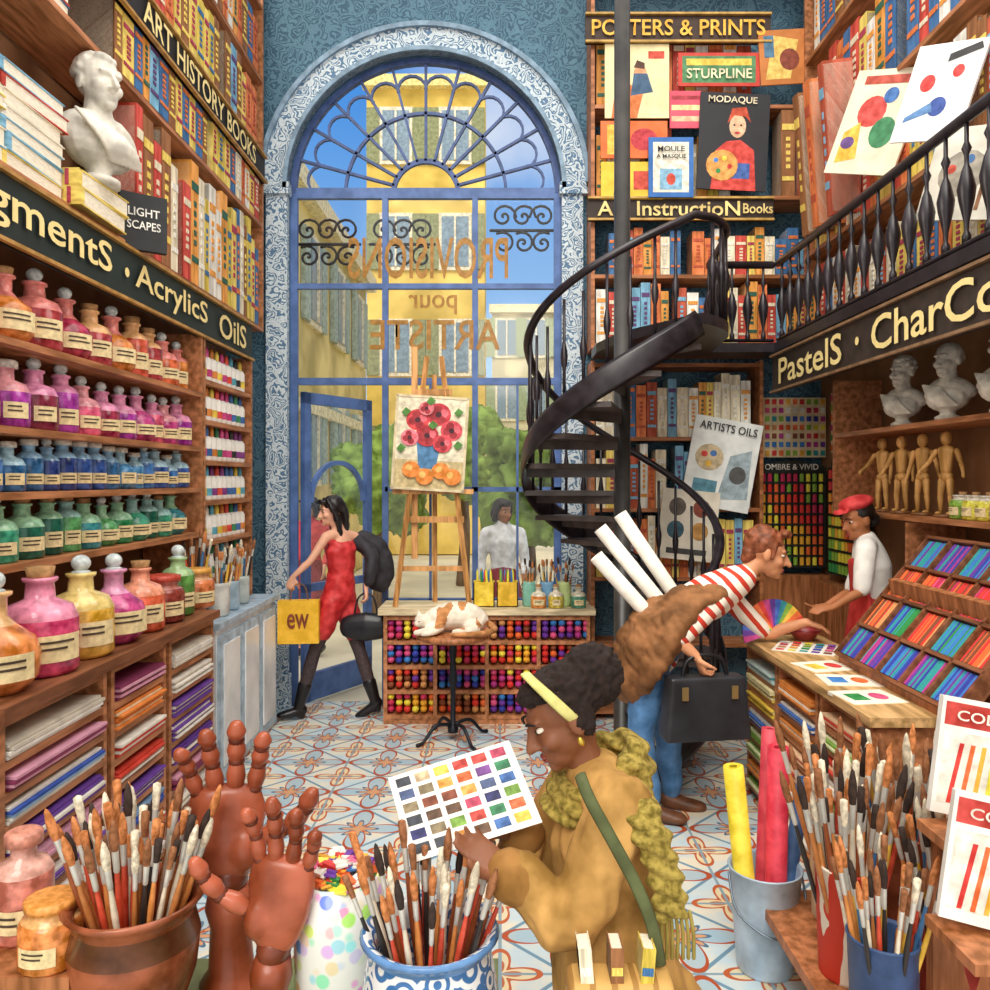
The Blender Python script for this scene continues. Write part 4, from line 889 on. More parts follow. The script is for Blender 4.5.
row((SX0+.05,SYF+.16,4.262),(1,0,0),1.25,0,.6,.15,'books behind the posters',mixp,.07,.12)
row((SX0+.05,SYF+.16,5.0),(1,0,0),1.4,0,.7,.15,'books behind the posters',mixp,.08,.13)
pan(714,508,.55,.72,'poster','white print with palettes reading Artists Oils','poster','#f2f6f2',[('c',.3,.55,.42,.3,'#d4c098'),('c',.22,.58,.1,.07,'#d8382a'),('c',.35,.6,.1,.07,'#3a70b4'),('c',.3,.48,.1,.07,'#f0c03a'),('p',[(.5,.1),(.95,.15),(.9,.7),(.6,.6)],'#a8bcc4'),('c',.75,.4,.25,.2,'#5a5a5a'),('r',.3,.2,.35,.2,'#5a94a8')],texts=[('ARTISTS OILS',.5,.9,.85,.09)],dy=.04,rot=.18)
pan(685,560,.46,.56,'poster','print of round paint pots on pale ground','poster','#f0e8d4',[('c',.28,.75,.3,.26,'#6a6258'),('c',.7,.75,.3,.26,'#9a4a36'),('c',.28,.42,.3,.26,'#3f6878'),('c',.7,.42,.3,.26,'#c89248'),('r',.5,.12,.7,.08,'#4a4a4a')],dy=.08,rot=.1)
# ================================================================ GALLERY
BLK=M('#231d24',.35,.5,12); GZ=3.0
cxS,cyS,RS=.855,5.6,.68
poly=[(cxS+.72*math.cos(math.radians(a)),cyS+.72*math.sin(math.radians(a))) for a in range(305,361,11)]+[(1.62,6.12),(2.1,6.12),(2.1,2.6),(XR-.02,2.6),(XR-.02,SYF-.02),(SX0,SYF-.02),(SX0,6.15),(cxS,5.66)]
thing('gallery_floor','dark iron edged gallery landing','gallery floor',(0,0,GZ-.07),mesh=(MB().prism(poly,.07),BLK))
BAL=MB().lathe([(.0,0),(.02,0),(.02,.04),(.01,.06),(.012,.1),(.034,.2),(.04,.25),(.022,.33),(.01,.36),(.01,.4),(.022,.43),(.01,.46),(.01,.57),(.0,.57)],10).mesh('baluster',BLK)
def railing(path,name,label,z0=GZ+.03,zt=.6,step=.15):
    base=V(path[0]); o=thing(name,label,'railing',base)
    P=[V(p)-base for p in path]
    part(o,'top_rail',(MB().loft([p+V((0,0,zt)) for p in P],[(.03,.024)]*len(P),side=(0,0,1),n=8,sub=1),BLK))
    part(o,'bottom_rail',(MB().loft([p+V((0,0,.02)) for p in P],[(.014,.02)]*len(P),side=(0,0,1),n=6,sub=1),BLK))
    for a,b in zip(P[:-1],P[1:]):
        L=(b-a).length; s=step*.5
        while s<L: part(o,'baluster',BAL,a.lerp(b,s/L)+V((0,0,.02)),scl=(1,1,zt/.59)); s+=step
    return o
arcp=[(cxS+.7*math.cos(math.radians(a)),cyS+.7*math.sin(math.radians(a)),GZ) for a in range(305,361,11)]
railing([(arcp[-1][0],arcp[-1][1],GZ),(1.6,6.14,GZ),(2.09,6.14,GZ)],'gallery_railing','black iron landing railing with turned balusters',step=.12)
railing([(2.12,6.1,GZ),(2.12,2.7,GZ)],'gallery_railing','black iron gallery railing with turned balusters',step=.17)
sign('shop_sign','long dark brown fascia sign reading Pastels Charcoal',(2.09,4.4,2.76),-H,3.5,.29,[('PastelS',-1.02,1.1,.19),('.',-.26,.05,.05),('CharCoal',.62,1.4,.19)],M('#3a2f28',.6),'#8a6a4a',CRM)
# ================================================================ SPIRAL STAIR
ss=thing('spiral_staircase','black iron spiral staircase with curved handrail','staircase',(cxS,cyS,0))
part(ss,'center_pole',(MB().lathe([(0,0),(.12,0),(.12,.03),(.06,.06),(.055,6.4),(0,6.4)],18),M('#3a3836',.4,.4,6)))
nst=15; A0=-88; A1=305; dA=(A1-A0)/nst; rise=(GZ-.0)/(nst+1)
SB=MB().lathe([(.0,0),(.011,0),(.011,.3),(.02,.34),(.024,.4),(.014,.47),(.01,.5),(.01,.82),(0,.82)],8).mesh('baluster',BLK)
spt=lambda a,r,z:V((r*math.cos(math.radians(a)),r*math.sin(math.radians(a)),z))
tm=MB(); w=dA*1.12
out=[(.05,-.02)]+[(RS*math.cos(math.radians(w*i/4)),RS*math.sin(math.radians(w*i/4))) for i in range(5)]+[(.05,.03)]
tm.prism(out,.035); tm.box((RS/2+.02,.02,-.03),(RS-.06,.02,.06)); tmesh=tm.mesh('tread',M('#4a4240',.5,.4,9))
for i in range(nst):
    a=A0+dA*i; z=rise*(i+1)-.035
    part(ss,'tread',tmesh,(0,0,z),math.radians(a))
    part(ss,'baluster',SB,spt(a+dA*.5,RS-.03,z+.035),scl=(1,1,1 if i<11 else .86))
    part(ss,'baluster',SB,spt(a+dA*.02,RS-.03,z+.0),scl=(1,1,1 if i<11 else .86))
NN=60
def hel(r,dz,tail=0,a0=A0,a1=A1): return [spt(a0+(a1-a0)*i/NN,r,rise*((a0+(a1-a0)*i/NN-A0)/dA+1)+dz-tail*max(0,(i/NN-.65)/.35)) for i in range(NN+1)]
part(ss,'stringer',(MB().loft(hel(RS+.02,-.06),[(.085,.012)]*(NN+1),side=(0,0,1),n=8,sub=1,round=False),BLK))
part(ss,'handrail',(MB().loft(hel(RS-.02,.82,.19)+[V(p)-V((cxS,cyS,0))+V((0,0,.63)) for p in arcp[1:]],[(.026,.032)]*(NN+1+len(arcp)-1),side=(0,0,1),n=8,sub=1),BLK))
for i in range(1,6): part(ss,'baluster',SB,V(arcp[i])-V((cxS,cyS,0)),scl=(1.3,1.3,.76))
part(ss,'newel_post',(MB().lathe([(0,0),(.04,0),(.04,.05),(.022,.1),(.028,.5),(.02,.6),(.02,1.0),(.045,1.05),(.03,1.1),(0,1.12)],12),BLK),spt(A0,RS-.02,0))
# ================================================================ RIGHT WALL
XW=XR-.36
shelfunit('display_shelving','brown wooden wall shelving for busts and mannequins',XW,XR-.02,3.2,5.75,1.71,2.66,[1.74,2.28],WDY)
shelfunit('display_shelving','lower wooden wall shelving for paint boxes',XW,XR-.02,3.2,4.72,1.0,1.7,[1.03,1.36],WDY)
shelfunit('book_shelving','gallery bookcase of large books and portfolios',XW+.06,XR-.02,2.7,6.45,3.03,6.3,[3.08,3.75,4.5,5.3,6.0],WDY)
row((XW+.2,3.9,3.75),(0,1,0),2.5,-H,.66,.24,'books on the gallery shelves',warm+[0,13],.07,.14)
row((XW+.2,3.6,4.5),(0,1,0),2.8,-H,.7,.24,'books on the gallery shelves',warm+[0,3],.08,.15)
row((XW+.2,4.6,5.3),(0,1,0),1.8,-H,.6,.24,'books on the gallery shelves',warm+[0,3],.08,.15)
row((XW+.2,3.5,3.08),(0,1,0),2.9,-H,.55,.24,'books on the gallery shelves',mixp,.08,.14)
panel('poster','painted print of flowers and abstract strokes propped on the gallery','poster',(2.27,5.1,3.9),(-.1,.35,-1.0),.5,.64,'#f0e4c8',[('c',.4,.6,.4,.3,'#d8443a'),('c',.65,.4,.35,.3,'#3f8a5a'),('p',[(.1,.1),(.4,.15),(.3,.5),(.1,.4)],'#f0c03a'),('c',.6,.75,.2,.15,'#3a70b4'),('r',.5,.9,.7,.08,'#c8503a'),('c',.2,.3,.2,.12,'#6a4a8a')])
panel('poster','white print with red and blue comet shapes','poster',(2.24,4.25,3.75),(-.1,.3,-1.0),.38,.5,'#f6f8f6',[('c',.3,.6,.22,.18,'#e0302a'),('c',.7,.7,.16,.13,'#e0302a'),('c',.55,.35,.26,.2,'#2f4f9e'),('p',[(.1,.2),(.5,.3),(.45,.4),(.12,.26)],'#5a8ac0'),('p',[(.5,.8),(.95,.9),(.9,.97),(.5,.88)],'#3a3a3a')])
panel('poster','print of a grey palette and brushes','poster',(2.26,4.0,3.25),(-.1,.25,-1.0),.4,.46,'#e4e0d0',[('c',.45,.5,.6,.5,'#a8a090'),('c',.3,.55,.12,.1,'#c8442e'),('c',.5,.65,.12,.1,'#3a6aa0'),('r',.75,.5,.05,.8,'#8a5a34')])
for i,(y,ci,t) in enumerate(((5.95,11,.1),(5.75,8,.1),(5.5,13,.08))): thing('book','large leaning portfolio book on the gallery','book',(XW-.02,y,3.78),(.12,.12,-H),(t,.2,1.0),bookmesh(ci),'large portfolios')
for i,(y,m) in enumerate(((4.95,bm0),(4.45,bm1),(3.95,bm0))): bust((XW+.1,y,2.281),math.radians(-65),.66,m,['white plaster bust of a curly haired figure on a shelf','white plaster bust with smooth hair on a shelf','white plaster bust of a young figure on a shelf'][i],'busts on the shelf')
WM=wood('#d8a04c')
def layfig(a1,a2):
    mb=MB().sph(ell((0,0,.37),.024,.027,.034)).loft([(0,0,.33),(0,0,.34)],.01)
    mb.loft([(0,0,.22),(0,0,.27),(0,0,.315)],[(.026,.02),(.032,.024),(.045,.022)],side=(1,0,0)).sph(ell((0,0,.19),.035,.025,.024))
    for s,a in ((-1,a1),(1,a2)):
        e=V((s*.055+s*.05*math.sin(a),-.01,.31-.07*math.cos(a))); mb.loft([(s*.052,0,.31),e],[.013,.01]).loft([e,e+V((s*.03*math.sin(a*1.6),-.02,-.065*math.cos(a*1.5)))],[.011,.008]).sph(ell(e+V((s*.035*math.sin(a*1.6),-.025,-.08*math.cos(a*1.5))),.009,.006,.014))
        mb.loft([(s*.02,0,.17),(s*.026,-.005,.1)],[.019,.013]).loft([(s*.026,-.005,.095),(s*.028,0,.03)],[.014,.009]).sph(ell((s*.028,-.014,.018),.011,.024,.009))
    return mb.mesh('jointed_figure',WM)
std=MB().lathe([(0,0),(.055,0),(.055,.012),(0,.014)],18).lathe([(.004,.012),(.004,.19)],8,c=(0,.028,0)).mesh('stand',wood('#8a5a2c'))
for i,y in enumerate((5.25,5.0,4.75,4.5)): thing('artist_mannequin','small jointed wooden artist mannequin on a stand','mannequin',(XW+.12,y,1.741),math.radians(-65),1.2,None,'mannequins on the shelf',None,[('jointed_figure',layfig(R.uniform(.1,.9),R.uniform(.1,.9))),('stand',std)])
for i in range(7):
    c=R.choice(pc_); box_tray('color_box','small open paint box on the shelf',(XW+.14,4.58-i*.2,1.361),.18,.15,R.uniform(.08,.2),c,H)
for i in range(9): bottle((XW+.1,4.3-i*.12,1.741),.17,R.choice([0,2,3]),R.choice(pc_),'#e8e0d0','cork','coloured','bottles beside the mannequins',-H)
def rack(p,rot,w,h,nx,nz,label,grp,title):
    o=thing('pencil_rack',label,'rack',p,rot)
    mb=MB().box((0,.05,h/2),(w,.02,h))
    for s in (-1,1): mb.box((s*(w/2-.01),.02,h/2),(.02,.06,h))
    for j in range(nz+1): mb.box((0,.015,h*j/nz*.98+.008),(w-.04,.06,.012))
    mb.prism([(-w/2,h),(w/2,h),(w/2,h+.05),(0,h+.1),(-w/2,h+.05)],.03,T=Matrix(((1,0,0,0),(0,0,1,0.02),(0,1,0,0),(0,0,0,1))))
    part(o,'rack_body',(mb,M('#2a2c24',.6)))
    part(o,'lettering',textmesh(title,M('#f4efe2'),w*.8,.05),(0,.015,h+.04),(H,0,0))
    Rm=Matrix.Rotation(rot,4,'Z')
    for i in range(nx):
        for j in range(nz):
            x=-w/2+.04+(w-.08)*i/(nx-1); q=V(p)+Rm@V((x,.0,h*j/nz*.98+.02)); ci=[5,4,3,2,1,0,14,4,3,5][int((i/nx*4+j/nz*6+R.uniform(-1,1)))%10]
            pencil(q+V((0,0,h/nz*.8)),(math.pi,0,0),h/nz*.8,.018,ci,grp,'crayon','crayon standing in a wall rack')
rack((2.44,SYF+.18,1.22),0,.56,.8,10,9,'dark wall rack filled with coloured crayons','crayons in the wall racks','OMBRE & VIVID')
rack((XW+.26,6.14,1.2),-H,.62,.85,10,9,'dark wall rack filled with bright coloured crayons','crayons in the wall racks','BRIGHT & VIVID')
def swatchboard(p,rot,w,h,nx,nz,label):
    o=thing('pastel_chart',label,'color chart',p,rot); mb=MB().box((0,.01,h/2),(w,.02,h)); ms=[M('#ecd8ac',.7,.2)]
    for c in pc_: ms.append(M(c,.7,.3))
    for j in range(nz):
        for i in range(nx): mb.box((-w/2+w*(i+.5)/nx,-.004,h*(j+.5)/nz),(w/nx*.6,.012,h/nz*.6),1+(i*3//nx*2+j*5+R.randrange(3))%16)
    part(o,'chart_board',(mb,ms))
swatchboard((2.44,SYF+.2,2.14),0,.58,.5,10,7,'tray board with rows of soft pastels')
swatchboard((XW+.28,6.14,2.17),-H,.62,.48,10,6,'tray board with rows of soft pastels')
thing('wall_cupboard','pale wooden cupboard beneath the crayon racks','cabinet',(0,0,0),mesh=(MB().box((2.44,SYF+.22,.58),(.58,.2,1.16)).box((XW+.25,6.14,.57),(.2,.62,1.14)),WD))
# right counter
CRX0,CRX1=1.56,2.0
thing('countertop','light wooden serving counter top','countertop',mesh=(MB().box(((CRX0+CRX1)/2,4.2,.945),(CRX1-CRX0+.06,1.78,.04)),wood('#d4a868',ax='y')))
SETR=[(['#f4d04a','#f8ecb4'],'yellow and cream'),(['#4aa4ac','#d0e8e4'],'teal and white'),(['#d83c26','#f4cca0'],'red and peach'),(['#3464b0','#f0ece0'],'blue and white'),(['#e8903a','#f8f2e4'],'orange and white'),(['#7fac44','#ecf0bc'],'green and cream')]
for k,(a,b) in enumerate(((3.35,3.9),(3.93,4.48),(4.51,5.05))): papercab('paper_cabinet','wooden counter cabinet with slots of coloured paper',CRX0,CRX1,a,b,.92,8,-H,SETR,'paper stacks in the serving counter')
panel('open_paint_box','open flat box of square watercolours on the counter','paint box',(1.72,4.55,.968),(-H,0,-.5),.34,.3,'#f4f0e4',[('r',.12+.19*(i%5),.15+.23*(i//5),.13,.15,pc_[(i*3)%16]) for i in range(20)])
for i,(x,y,r,a,b) in enumerate(((1.74,4.12,.25,'#f8d03a','#e0302a'),(1.7,3.82,-.1,'#3080cc','#f06a1e'),(1.68,3.52,.12,'#2a9448','#ea5488'))):
    panel('paper_sheet','white sheet with bright painted sketches on the counter','paper',(x,y,.968),(-H,0,r),.26,.22,'#faf4e0',[('r',.3,.5,.3,.5,a),('c',.7,.5,.3,.5,b)],group='sheets on the counter')
mb=MB(); ms=[M(c,.5) for c in ('#e0302a','#f0702a','#f8c83a','#8ab83a','#2f94a4','#3a6acc','#6a3aa4','#c83a8a')]
for i in range(16):
    a=math.pi*i/16-.3; b=math.pi*(i+1)/16-.3; mb.add([(0,0,0),(.2*math.cos(a),0,.2*math.sin(a)),(.2*math.cos(b),0,.2*math.sin(b)),(0,.008,0),(.2*math.cos(a),.008,.2*math.sin(a)),(.2*math.cos(b),.008,.2*math.sin(b))],[(0,1,2),(5,4,3),(1,4,5,2)],i%8)
thing('color_wheel_fan','fan shaped colour wheel card standing on the counter','color wheel',(1.66,4.83,1.03),(-.2,-.6,.2),1.0,(mb,ms))
mb=MB().lathe([(0,.0),(.05,.0),(.09,.05),(.1,.07),(.094,.07),(.08,.05),(.045,.012),(0,.012)],20); thing('bowl','dark red bowl beside the customer on the counter','bowl',(1.87,4.92,.966),mesh=(mb,M('#9a2a2a',.3)))
# sloping pastel tray
pt=thing('pastel_display','sloping wooden display tray divided for soft pastels','display tray',(1.84,3.2,1.0))
slope=math.atan2(.62,.5); L=math.hypot(.62,.5); Wd=1.12
Tt=Matrix.Rotation(-slope,4,'Y')
mb=MB().box((L/2,Wd/2,-.02),(L,Wd,.03),0,Tt)
NX,NY=4,5
for i in range(NX+1): mb.box((L*i/NX,Wd/2,.015),(.018,Wd+.02,.05),0,Tt)
for j in range(NY+1): mb.box((L/2,Wd*j/NY,.015),(L,.018,.05),0,Tt)
part(pt,'tray',(mb,WDD))
part(pt,'stand',(MB().box((.3,Wd/2,.18),(.04,Wd-.1,.5),rot=Matrix.Rotation(-.2,3,'Y')).box((.05,Wd/2,-.02),(.12,Wd,.05)),WD))
PS={}
Q=Tt.to_quaternion()
cellc=[[6,7,8,9],[0,14,11,1],[12,0,15,1],[9,10,8,6],[0,1,14,12],[5,7,8,6]]
for i in range(NX):
    for j in range(NY):
        cc=cellc[(i*2+j*3)%6]
        for k in range(14):
            ci=R.choice(cc)
            if ci not in PS: PS[ci]=MB().lathe([(0,0),(1,0),(1,1),(0,1)],8,sm=False).mesh('pastel_stick',M(pc_[ci],.85,.25))
            lp=V((L*i/NX+.016,Wd*j/NY+.014+(Wd/NY-.026)*(k+.5)/14,.012+R.uniform(0,.006)))
            q=Tt@lp; thing('pastel_stick','%s soft pastel stick in the tray'%pn_[ci],'pastel stick',q+V((1.84,3.2,1.0)),Q@Quaternion((0,1,0),H),(.0085,.0085,L/NX-.032),PS[ci],'pastel sticks in the sloping tray')
# ================================================================ FOREGROUND TABLE, POTS
TZ=.5
ft=thing('table','low green painted display table','table',(-.73,2.05,0))
part(ft,'table_top',(MB().box((0,0,TZ-.02),(1.45,.75,.04)),M('#7d8a5a',.6,.4,5)))
for sx in (-1,1):
    for sy in (-1,1): part(ft,'leg',(MB().box((sx*.66,sy*.32,(TZ-.04)/2),(.05,.05,TZ-.04)),M('#5a6038',.6)))
def pot(name,label,p,prof,mats,mf=None,n=36):
    o=thing(name,label,'pot',p); part(o,'pot_body',MB().lathe(prof,n,mf=mf).mesh('pot_body',mats))
px,py=W(135,0,2.12).x,2.12
pot('ceramic_pot','brown glazed ceramic pot with wavy rim full of brushes',(px,py,TZ),[(0,0),(.12,0),(.13,.02),(.12,.05),(.155,.15),(.165,.24),(.15,.3),(.165,.33),(.178,.345),(.172,.355),(.15,.34),(.135,.3),(.15,.24),(.14,.12),(0,.1)],[M('#9a4a1c',.25,.6,9),M('#6a3a1c',.25,.5,9)],lambda j:1 if j in(5,) else 0)
bouquet((px,py),.13,TZ+.11,64,.52,'brushes in the brown pot',.34,.85,None,[0,6,3,4,0,3,7,2])
px,py=W(430,0,1.95).x,1.95
def bw():
    m,nt,b=newmat('blue_white_glaze'); cv=coords(nt,jit=False); vo=nt.nodes.new('ShaderNodeTexVoronoi'); vo.inputs['Scale'].default_value=20; nt.links.new(cv,vo.inputs['Vector'])
    w=mth(nt,'SINE',mth(nt,'MULTIPLY',vo.outputs['Distance'],16)); nt.links.new(mixc(nt,rng(nt,w,-.2,.3),lin('#eef2f4'),lin('#3f74ae')),b.inputs['Base Color']); b.inputs['Roughness'].default_value=.15; return m
def sweets():
    m,nt,b=newmat('jar_of_wrapped_pieces'); cv=coords(nt,jit=False); vo=nt.nodes.new('ShaderNodeTexVoronoi'); vo.inputs['Scale'].default_value=28; nt.links.new(cv,vo.inputs['Vector'])
    sp=nt.nodes.new('ShaderNodeSeparateColor'); nt.links.new(vo.outputs['Color'],sp.inputs[0])
    hs=nt.nodes.new('ShaderNodeCombineColor'); hs.mode='HSV'; nt.links.new(sp.outputs[0],hs.inputs[0]); nt.links.new(rng(nt,sp.outputs[1],0,1,.1,.85),hs.inputs[1]); hs.inputs[2].default_value=.85
    nt.links.new(mixc(nt,rng(nt,vo.outputs['Distance'],.45,.6),hs.outputs[0],lin('#eef0ea')),b.inputs['Base Color']); b.inputs['Roughness'].default_value=.12; return m
pot('ceramic_pot','blue and white patterned ceramic pot full of brushes',(px,py,TZ),[(0,0),(.09,0),(.1,.02),(.15,.12),(.165,.22),(.15,.3),(.145,.32),(.16,.345),(.17,.35),(.162,.362),(.14,.35),(.13,.32),(.145,.24),(.12,.12),(0,.1)],[bw(),M('#5a8cc4',.2)],lambda j:1 if 6<=j<=8 else 0)
bouquet((px,py),.13,TZ+.11,44,.49,'brushes in the blue and white pot',.38,.8,None,[0,4,0,7,6,2])
px,py=W(340,0,2.14).x,2.14
mb=MB().lathe([(0,0),(.09,0),(.118,.06),(.122,.28),(.108,.4),(.1,.4),(.114,.28),(.108,.08),(0,.02)],28); thing('sweet_jar','round glass jar full of colourful wrapped pieces','jar',(px,py,TZ),mesh=(mb,sweets()))
for i in range(64):
    a=R.uniform(0,6.28); r=.088*math.sqrt(R.random()); z=.385+.04*(1-r/.092)+R.uniform(0,.02)
    c=R.choice([0,1,3,7,10,11,13,9,5,2,13]); k=('w',c)
    if k not in PS:
        m=MB().box((0,0,0),(.032,.02,.014)); m.box((.02,0,0),(.01,.024,.004)); m.box((-.02,0,0),(.01,.024,.004)); PS[k]=m.mesh('wrapped_pastel',M(pc_[c],.4))
    thing('wrapped_pastel','%s wrapped pastel piece in the glass jar'%pn_[c],'wrapped pastel',(px+r*math.cos(a),py+r*math.sin(a),TZ+z),(R.uniform(-.4,.4),R.uniform(-.4,.4),R.uniform(0,3)),1.3,PS[k],'wrapped pieces in the jar')
thing('wooden_block','small wooden display block under bottles','block',(W(42,0,2.12).x,2.14,TZ),mesh=(MB().box((0,0,.1),(.26,.26,.2)),WD))
bottle((W(52,0,2.08).x,2.08,TZ+.2),.2,3,'#f08a24','#f4b870','#f0a040','orange','bottles on the table',0)
bottle((W(24,0,2.2).x,2.2,TZ+.2),.3,2,'#e0806a','#eab0a0','#d8907a','tall coral','bottles on the table',0)
mb=MB().loft([(-.06,0,.012),(0,0,.012),(.05,0,.012)],[(.02,.002),(.02,.01),(.016,.014)],side=(0,1,0)).lathe([(.008,0),(.01,.02),(0,.02)],10,T=Matrix.Translation((.055,0,.012))@Matrix.Rotation(H,4,'Y'))
thing('paint_tube','small squeezed tube of paint lying on the table','paint tube',(W(215,0,2.0).x,2.0,TZ),.5,1.2,(mb,M('#e6dcd0',.3,.4)))
# wooden hands
WH=M('#a84a1e',.3,.55,9)
def woodhand(x,y,s,rz,tilt,lab,curl,sd=1,wx=1.35,fan=3.2):
    o=thing('wooden_hand',lab,'mannequin hand',(x,y,TZ),(tilt[0],tilt[1],rz),(s*wx,s*1.15,s))
    part(o,'base',(MB().lathe([(0,0),(.04,0),(.042,.01),(.03,.03),(.026,.1),(.032,.13),(.026,.16),(.0,.165)],20),WH))
    part(o,'wrist',(MB().sph(ell((0,0,.175),.026,.028,.03)),M('#7a3418',.3,.4)))
    part(o,'palm',remesh(MB().loft([(0,0,.19),(0,0,.23),(0,0,.28),(0,0,.31)],[(.034,.024),(.046,.026),(.052,.023),(.048,.018)],side=(1,0,0),n=16).sph(ell((sd*.025,-.014,.225),.022,.018,.035)),.005,WH,'palm',2))
    for i,(ox,L,r) in enumerate(((.037,.1,.0115),(.0125,.118,.012),(-.0125,.11,.0115),(-.037,.088,.0105))):
        p=V((sd*ox,0,.315)); a=0; dv=V((sd*ox*fan*1.6,0,1)).normalized()
        fp=MB()
        for k,l in enumerate((.42,.32,.26)):
            a+=curl[i]*(.7 if k==0 else 1); q=dv*math.cos(a)+V((0,-1,0))*math.sin(a); e=p+q*L*l
            fp.sph(ell(p,r*.92,r*.92,r*.92),1,10,7); fp.loft([p+q*r*.5,p+q*L*l*.5,e-q*r*.4],[r*.85,r*1.08,r*.82],n=12,mi=0); p=e
        part(o,'finger',(fp,[WH,M('#6a2c14',.4,.3)]))
    p=V((sd*.04,-.01,.235)); fp=MB()
    for k,(q,l) in enumerate(((V((sd*.85,-.2,.45)),.05),(V((sd*.55,-.3,.75)),.042),(V((sd*.3,-.35,.85)),.036))):
        q.normalize(); e=p+q*l; r=.0145-.001*k; fp.sph(ell(p,r*.95,r*.95,r*.95),1,10,7); fp.loft([p+q*r*.5,(p+e)/2,e-q*r*.3],[r*.85,r*1.1,r*.8],n=12,mi=0); p=e
    part(o,'thumb',(fp,[WH,M('#6a2c14',.4,.3)]))
woodhand(W(232,0,2.3).x,2.3,1.77,.15,(0,-.03),'reddish brown jointed wooden hand raised upright',(.16,.12,.15,.22),1,1.2)
woodhand(W(262,0,2.03).x,2.03,1.54,-.1,(0,.12),'reddish brown jointed wooden hand with spread fingers',(.22,.16,.2,.3),-1,1.1,3.4)
# ================================================================ RIGHT FOREGROUND
bk=thing('metal_bucket','pale blue metal bucket holding paper rolls','bucket',(W(765,0,3.2).x,3.2,0))
part(bk,'bucket_body',(MB().lathe([(0,0),(.105,0),(.11,.01),(.125,.2),(.14,.4),(.146,.405),(.142,.41),(.132,.4),(.1,.02),(0,.02)],28),M('#b4cfe4',.3,.35,7)))
part(bk,'handle',(MB().loft([(-.145,0,.38),(-.13,-.08,.26),(0,-.16,.2),(.13,-.08,.26),(.145,0,.38)],.005,n=6,sub=5),M('#7a8a98',.3,.1,9,.7)))
for i,(dx,dy,tx,ty,L,r,c,n) in enumerate(((-.05,0,-.1,0,.78,.04,'#f4dc2e','yellow'),(.03,-.02,.02,0,.86,.042,'#e42e4a','crimson red'),(.0,.05,.06,.05,.9,.035,'#cc3448','red'),(.06,.04,.16,.0,.72,.03,'#3f6a9e','blue'))):
    mb=MB().lathe([(r,0),(r,L),(r*.75,L+.002),(r*.7,L-.03),(r*.45,L-.03),(r*.4,L)],20)
    thing('paper_roll','%s paper roll standing in the bucket'%n,'paper roll',(W(765,0,3.2).x+dx,3.2+dy,.03),qz((tx,ty,1)),mesh=(mb,M(c,.55,.25)),group='rolls in the bucket')
BZ=.3
bn=thing('display_bench','low wooden bench carrying brush bins','bench',(1.57,2.72,0))
part(bn,'bench_top',(MB().box((0,0,BZ-.02),(1.1,1.0,.04)),WD))
for sx in (-1,1):
    for sy in (-1,1): part(bn,'leg',(MB().box((sx*.5,sy*.44,(BZ-.04)/2),(.06,.06,BZ-.04)),WD))
bins=[(1.17,2.68,.11,.36,stripes('#d8402a','#f8f0de',(1,.3,0),22,.5),'red and white striped'),(1.5,2.95,.13,.36,M('#9a5430',.6,.4),'brown'),(1.42,2.5,.11,.34,M('#a8302a',.5,.3),'dark red'),(1.8,2.9,.13,.4,M('#3f6494',.5,.3),'blue'),(1.27,3.02,.1,.34,M('#e0d0ae',.6),'cream'),(1.13,2.36,.1,.3,M('#2f4f80',.5,.3),'navy blue')]
for i,(x,y,r,h,m,n) in enumerate(bins):
    mb=MB().lathe([(0,0),(r*.86,0),(r*.88,.01),(r,h),(r*1.04,h+.005),(r*1.0,h+.012),(r*.94,h),(r*.82,.02),(0,.02)],24); thing('brush_bin','%s round bin packed with paintbrushes'%n,'bin',(x,y,BZ),mesh=(mb,m))
    bouquet((x,y),r,BZ+.03,[34,30,26,20,24,24][i],[.72,.72,.68,.72,.72,.56][i],'brushes in the bench bins',.26,.72)
pads=[(1.40,2.35,.95,.26,.34,-.15),(1.32,2.15,.74,.26,.34,-.25)]
for i,(x,y,z,w,h,rt) in enumerate(pads):
    it=[('r',.5,.86,.92,.2,'#cc3428'),('r',.5,.4,.9,.62,'#faf6e6')]+[('p',[(.15+k*.13,.1),(.2+k*.13,.1),(.28+k*.12,.62),(.23+k*.12,.62)],pc_[[0,1,2,3,5,7][k]]) for k in range(6)]
    panel('sketch_pad','white sketch pad with coloured pencil stripes reading Color','sketch pad',(x,y,z),(-.12,.16,rt),w,h,'#faf8f0',it,.03,[('COLOR',.5,.86,.7,.09,'#f6f0e0')],'sketch pads')
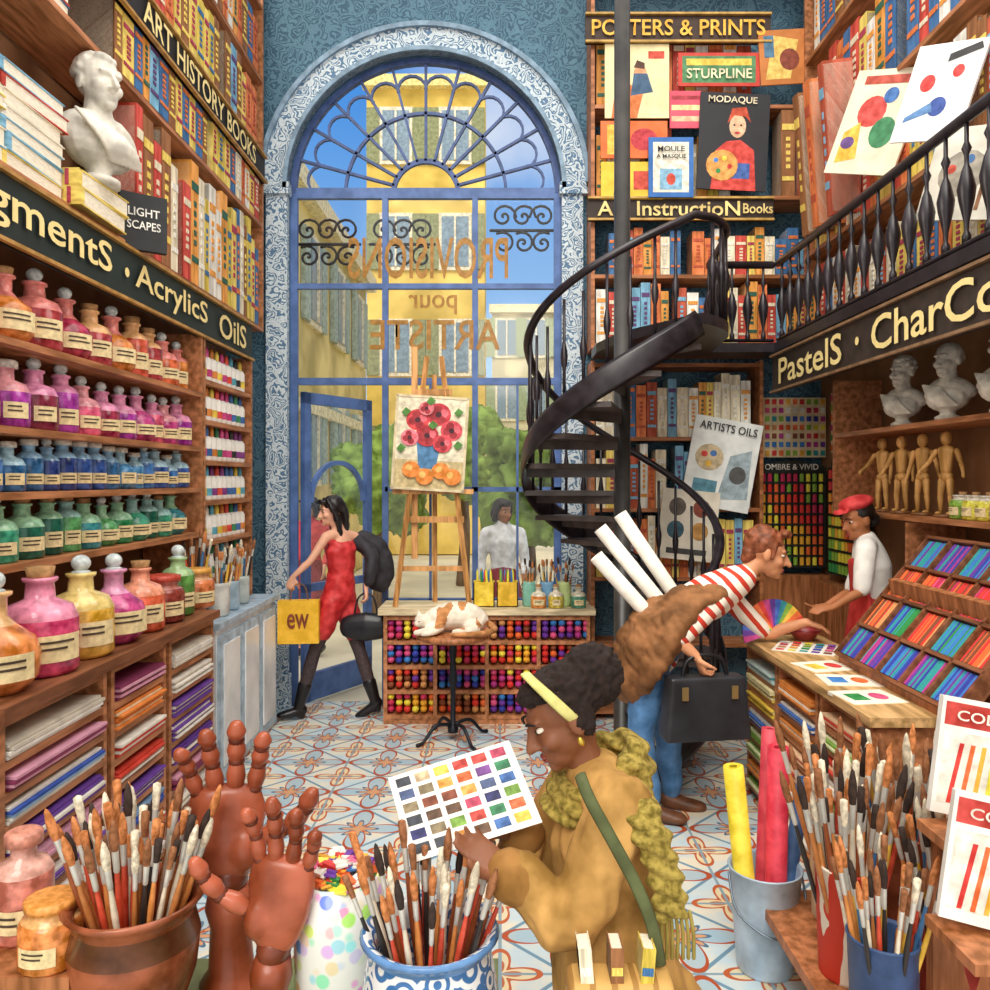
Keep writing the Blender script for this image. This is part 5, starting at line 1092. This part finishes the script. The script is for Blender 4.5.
rk=thing('pad_rack','wooden rack standing behind sketch pads','rack',(1.45,2.42,0)); part(rk,'stand',(MB().box((.05,.0,.45),(.4,.04,.9)).box((.0,-.12,.92),(.4,.2,.03)).box((-.05,-.28,.71),(.4,.24,.03)),WD))
# ================================================================ LIGHT / WORLD / CAMERA
w=bpy.data.worlds.new('sky'); sc.world=w; w.use_nodes=True; nt=w.node_tree; bg=nt.nodes['Background']
tc_=nt.nodes.new('ShaderNodeTexCoord'); sx=nt.nodes.new('ShaderNodeSeparateXYZ'); nt.links.new(tc_.outputs['Generated'],sx.inputs[0])
no=nt.nodes.new('ShaderNodeTexNoise'); no.inputs['Scale'].default_value=3.5; no.inputs['Detail'].default_value=5; nt.links.new(tc_.outputs['Generated'],no.inputs['Vector'])
sky=mixc(nt,rng(nt,sx.outputs[2],.0,.45),lin('#a8d0ee'),lin('#3f86d4'))
sky=mixc(nt,rng(nt,no.outputs['Fac'],.52,.75,0,.6),sky,lin('#f4f4f0'))
sky=mixc(nt,rng(nt,sx.outputs[2],.55,.75),sky,(1.0,.97,.92,1))
sky=mixc(nt,rng(nt,sx.outputs[1],.0,-.4),sky,(1.0,.96,.9,1))
nt.links.new(sky,bg.inputs[0]); bg.inputs[1].default_value=1.15
def lamp(n,t,loc,rot,e,**k):
    l=bpy.data.lights.new(n,t); l.energy=e
    for a,b in k.items(): setattr(l,a,b)
    o=bpy.data.objects.new(n,l); COL.objects.link(o); o.location=loc; o.rotation_euler=rot
lamp('sun','SUN',(0,0,8),(math.radians(42),math.radians(-10),0),2.1,angle=.6,color=(1,.95,.86))
lamp('overhead_fill','AREA',(.2,3.0,6.4),(0,0,0),130,size=4.0,color=(1,.95,.88))  # added area fill above the open-topped room, not a real fixture
lamp('room_fill','POINT',(.2,3.6,3.6),(0,0,0),65,shadow_soft_size=.6,color=(1,.93,.84))  # added point fill brightening the interior, no such lamp in the shop
cam=bpy.data.cameras.new('camera'); co=bpy.data.objects.new('camera',cam); COL.objects.link(co)
co.location=(0,0,EYE); co.rotation_euler=(H,0,0); cam.sensor_width=36; cam.lens=36*F/990; cam.shift_x=-5/990; cam.shift_y=-15/990; cam.clip_start=.05
sc.camera=co
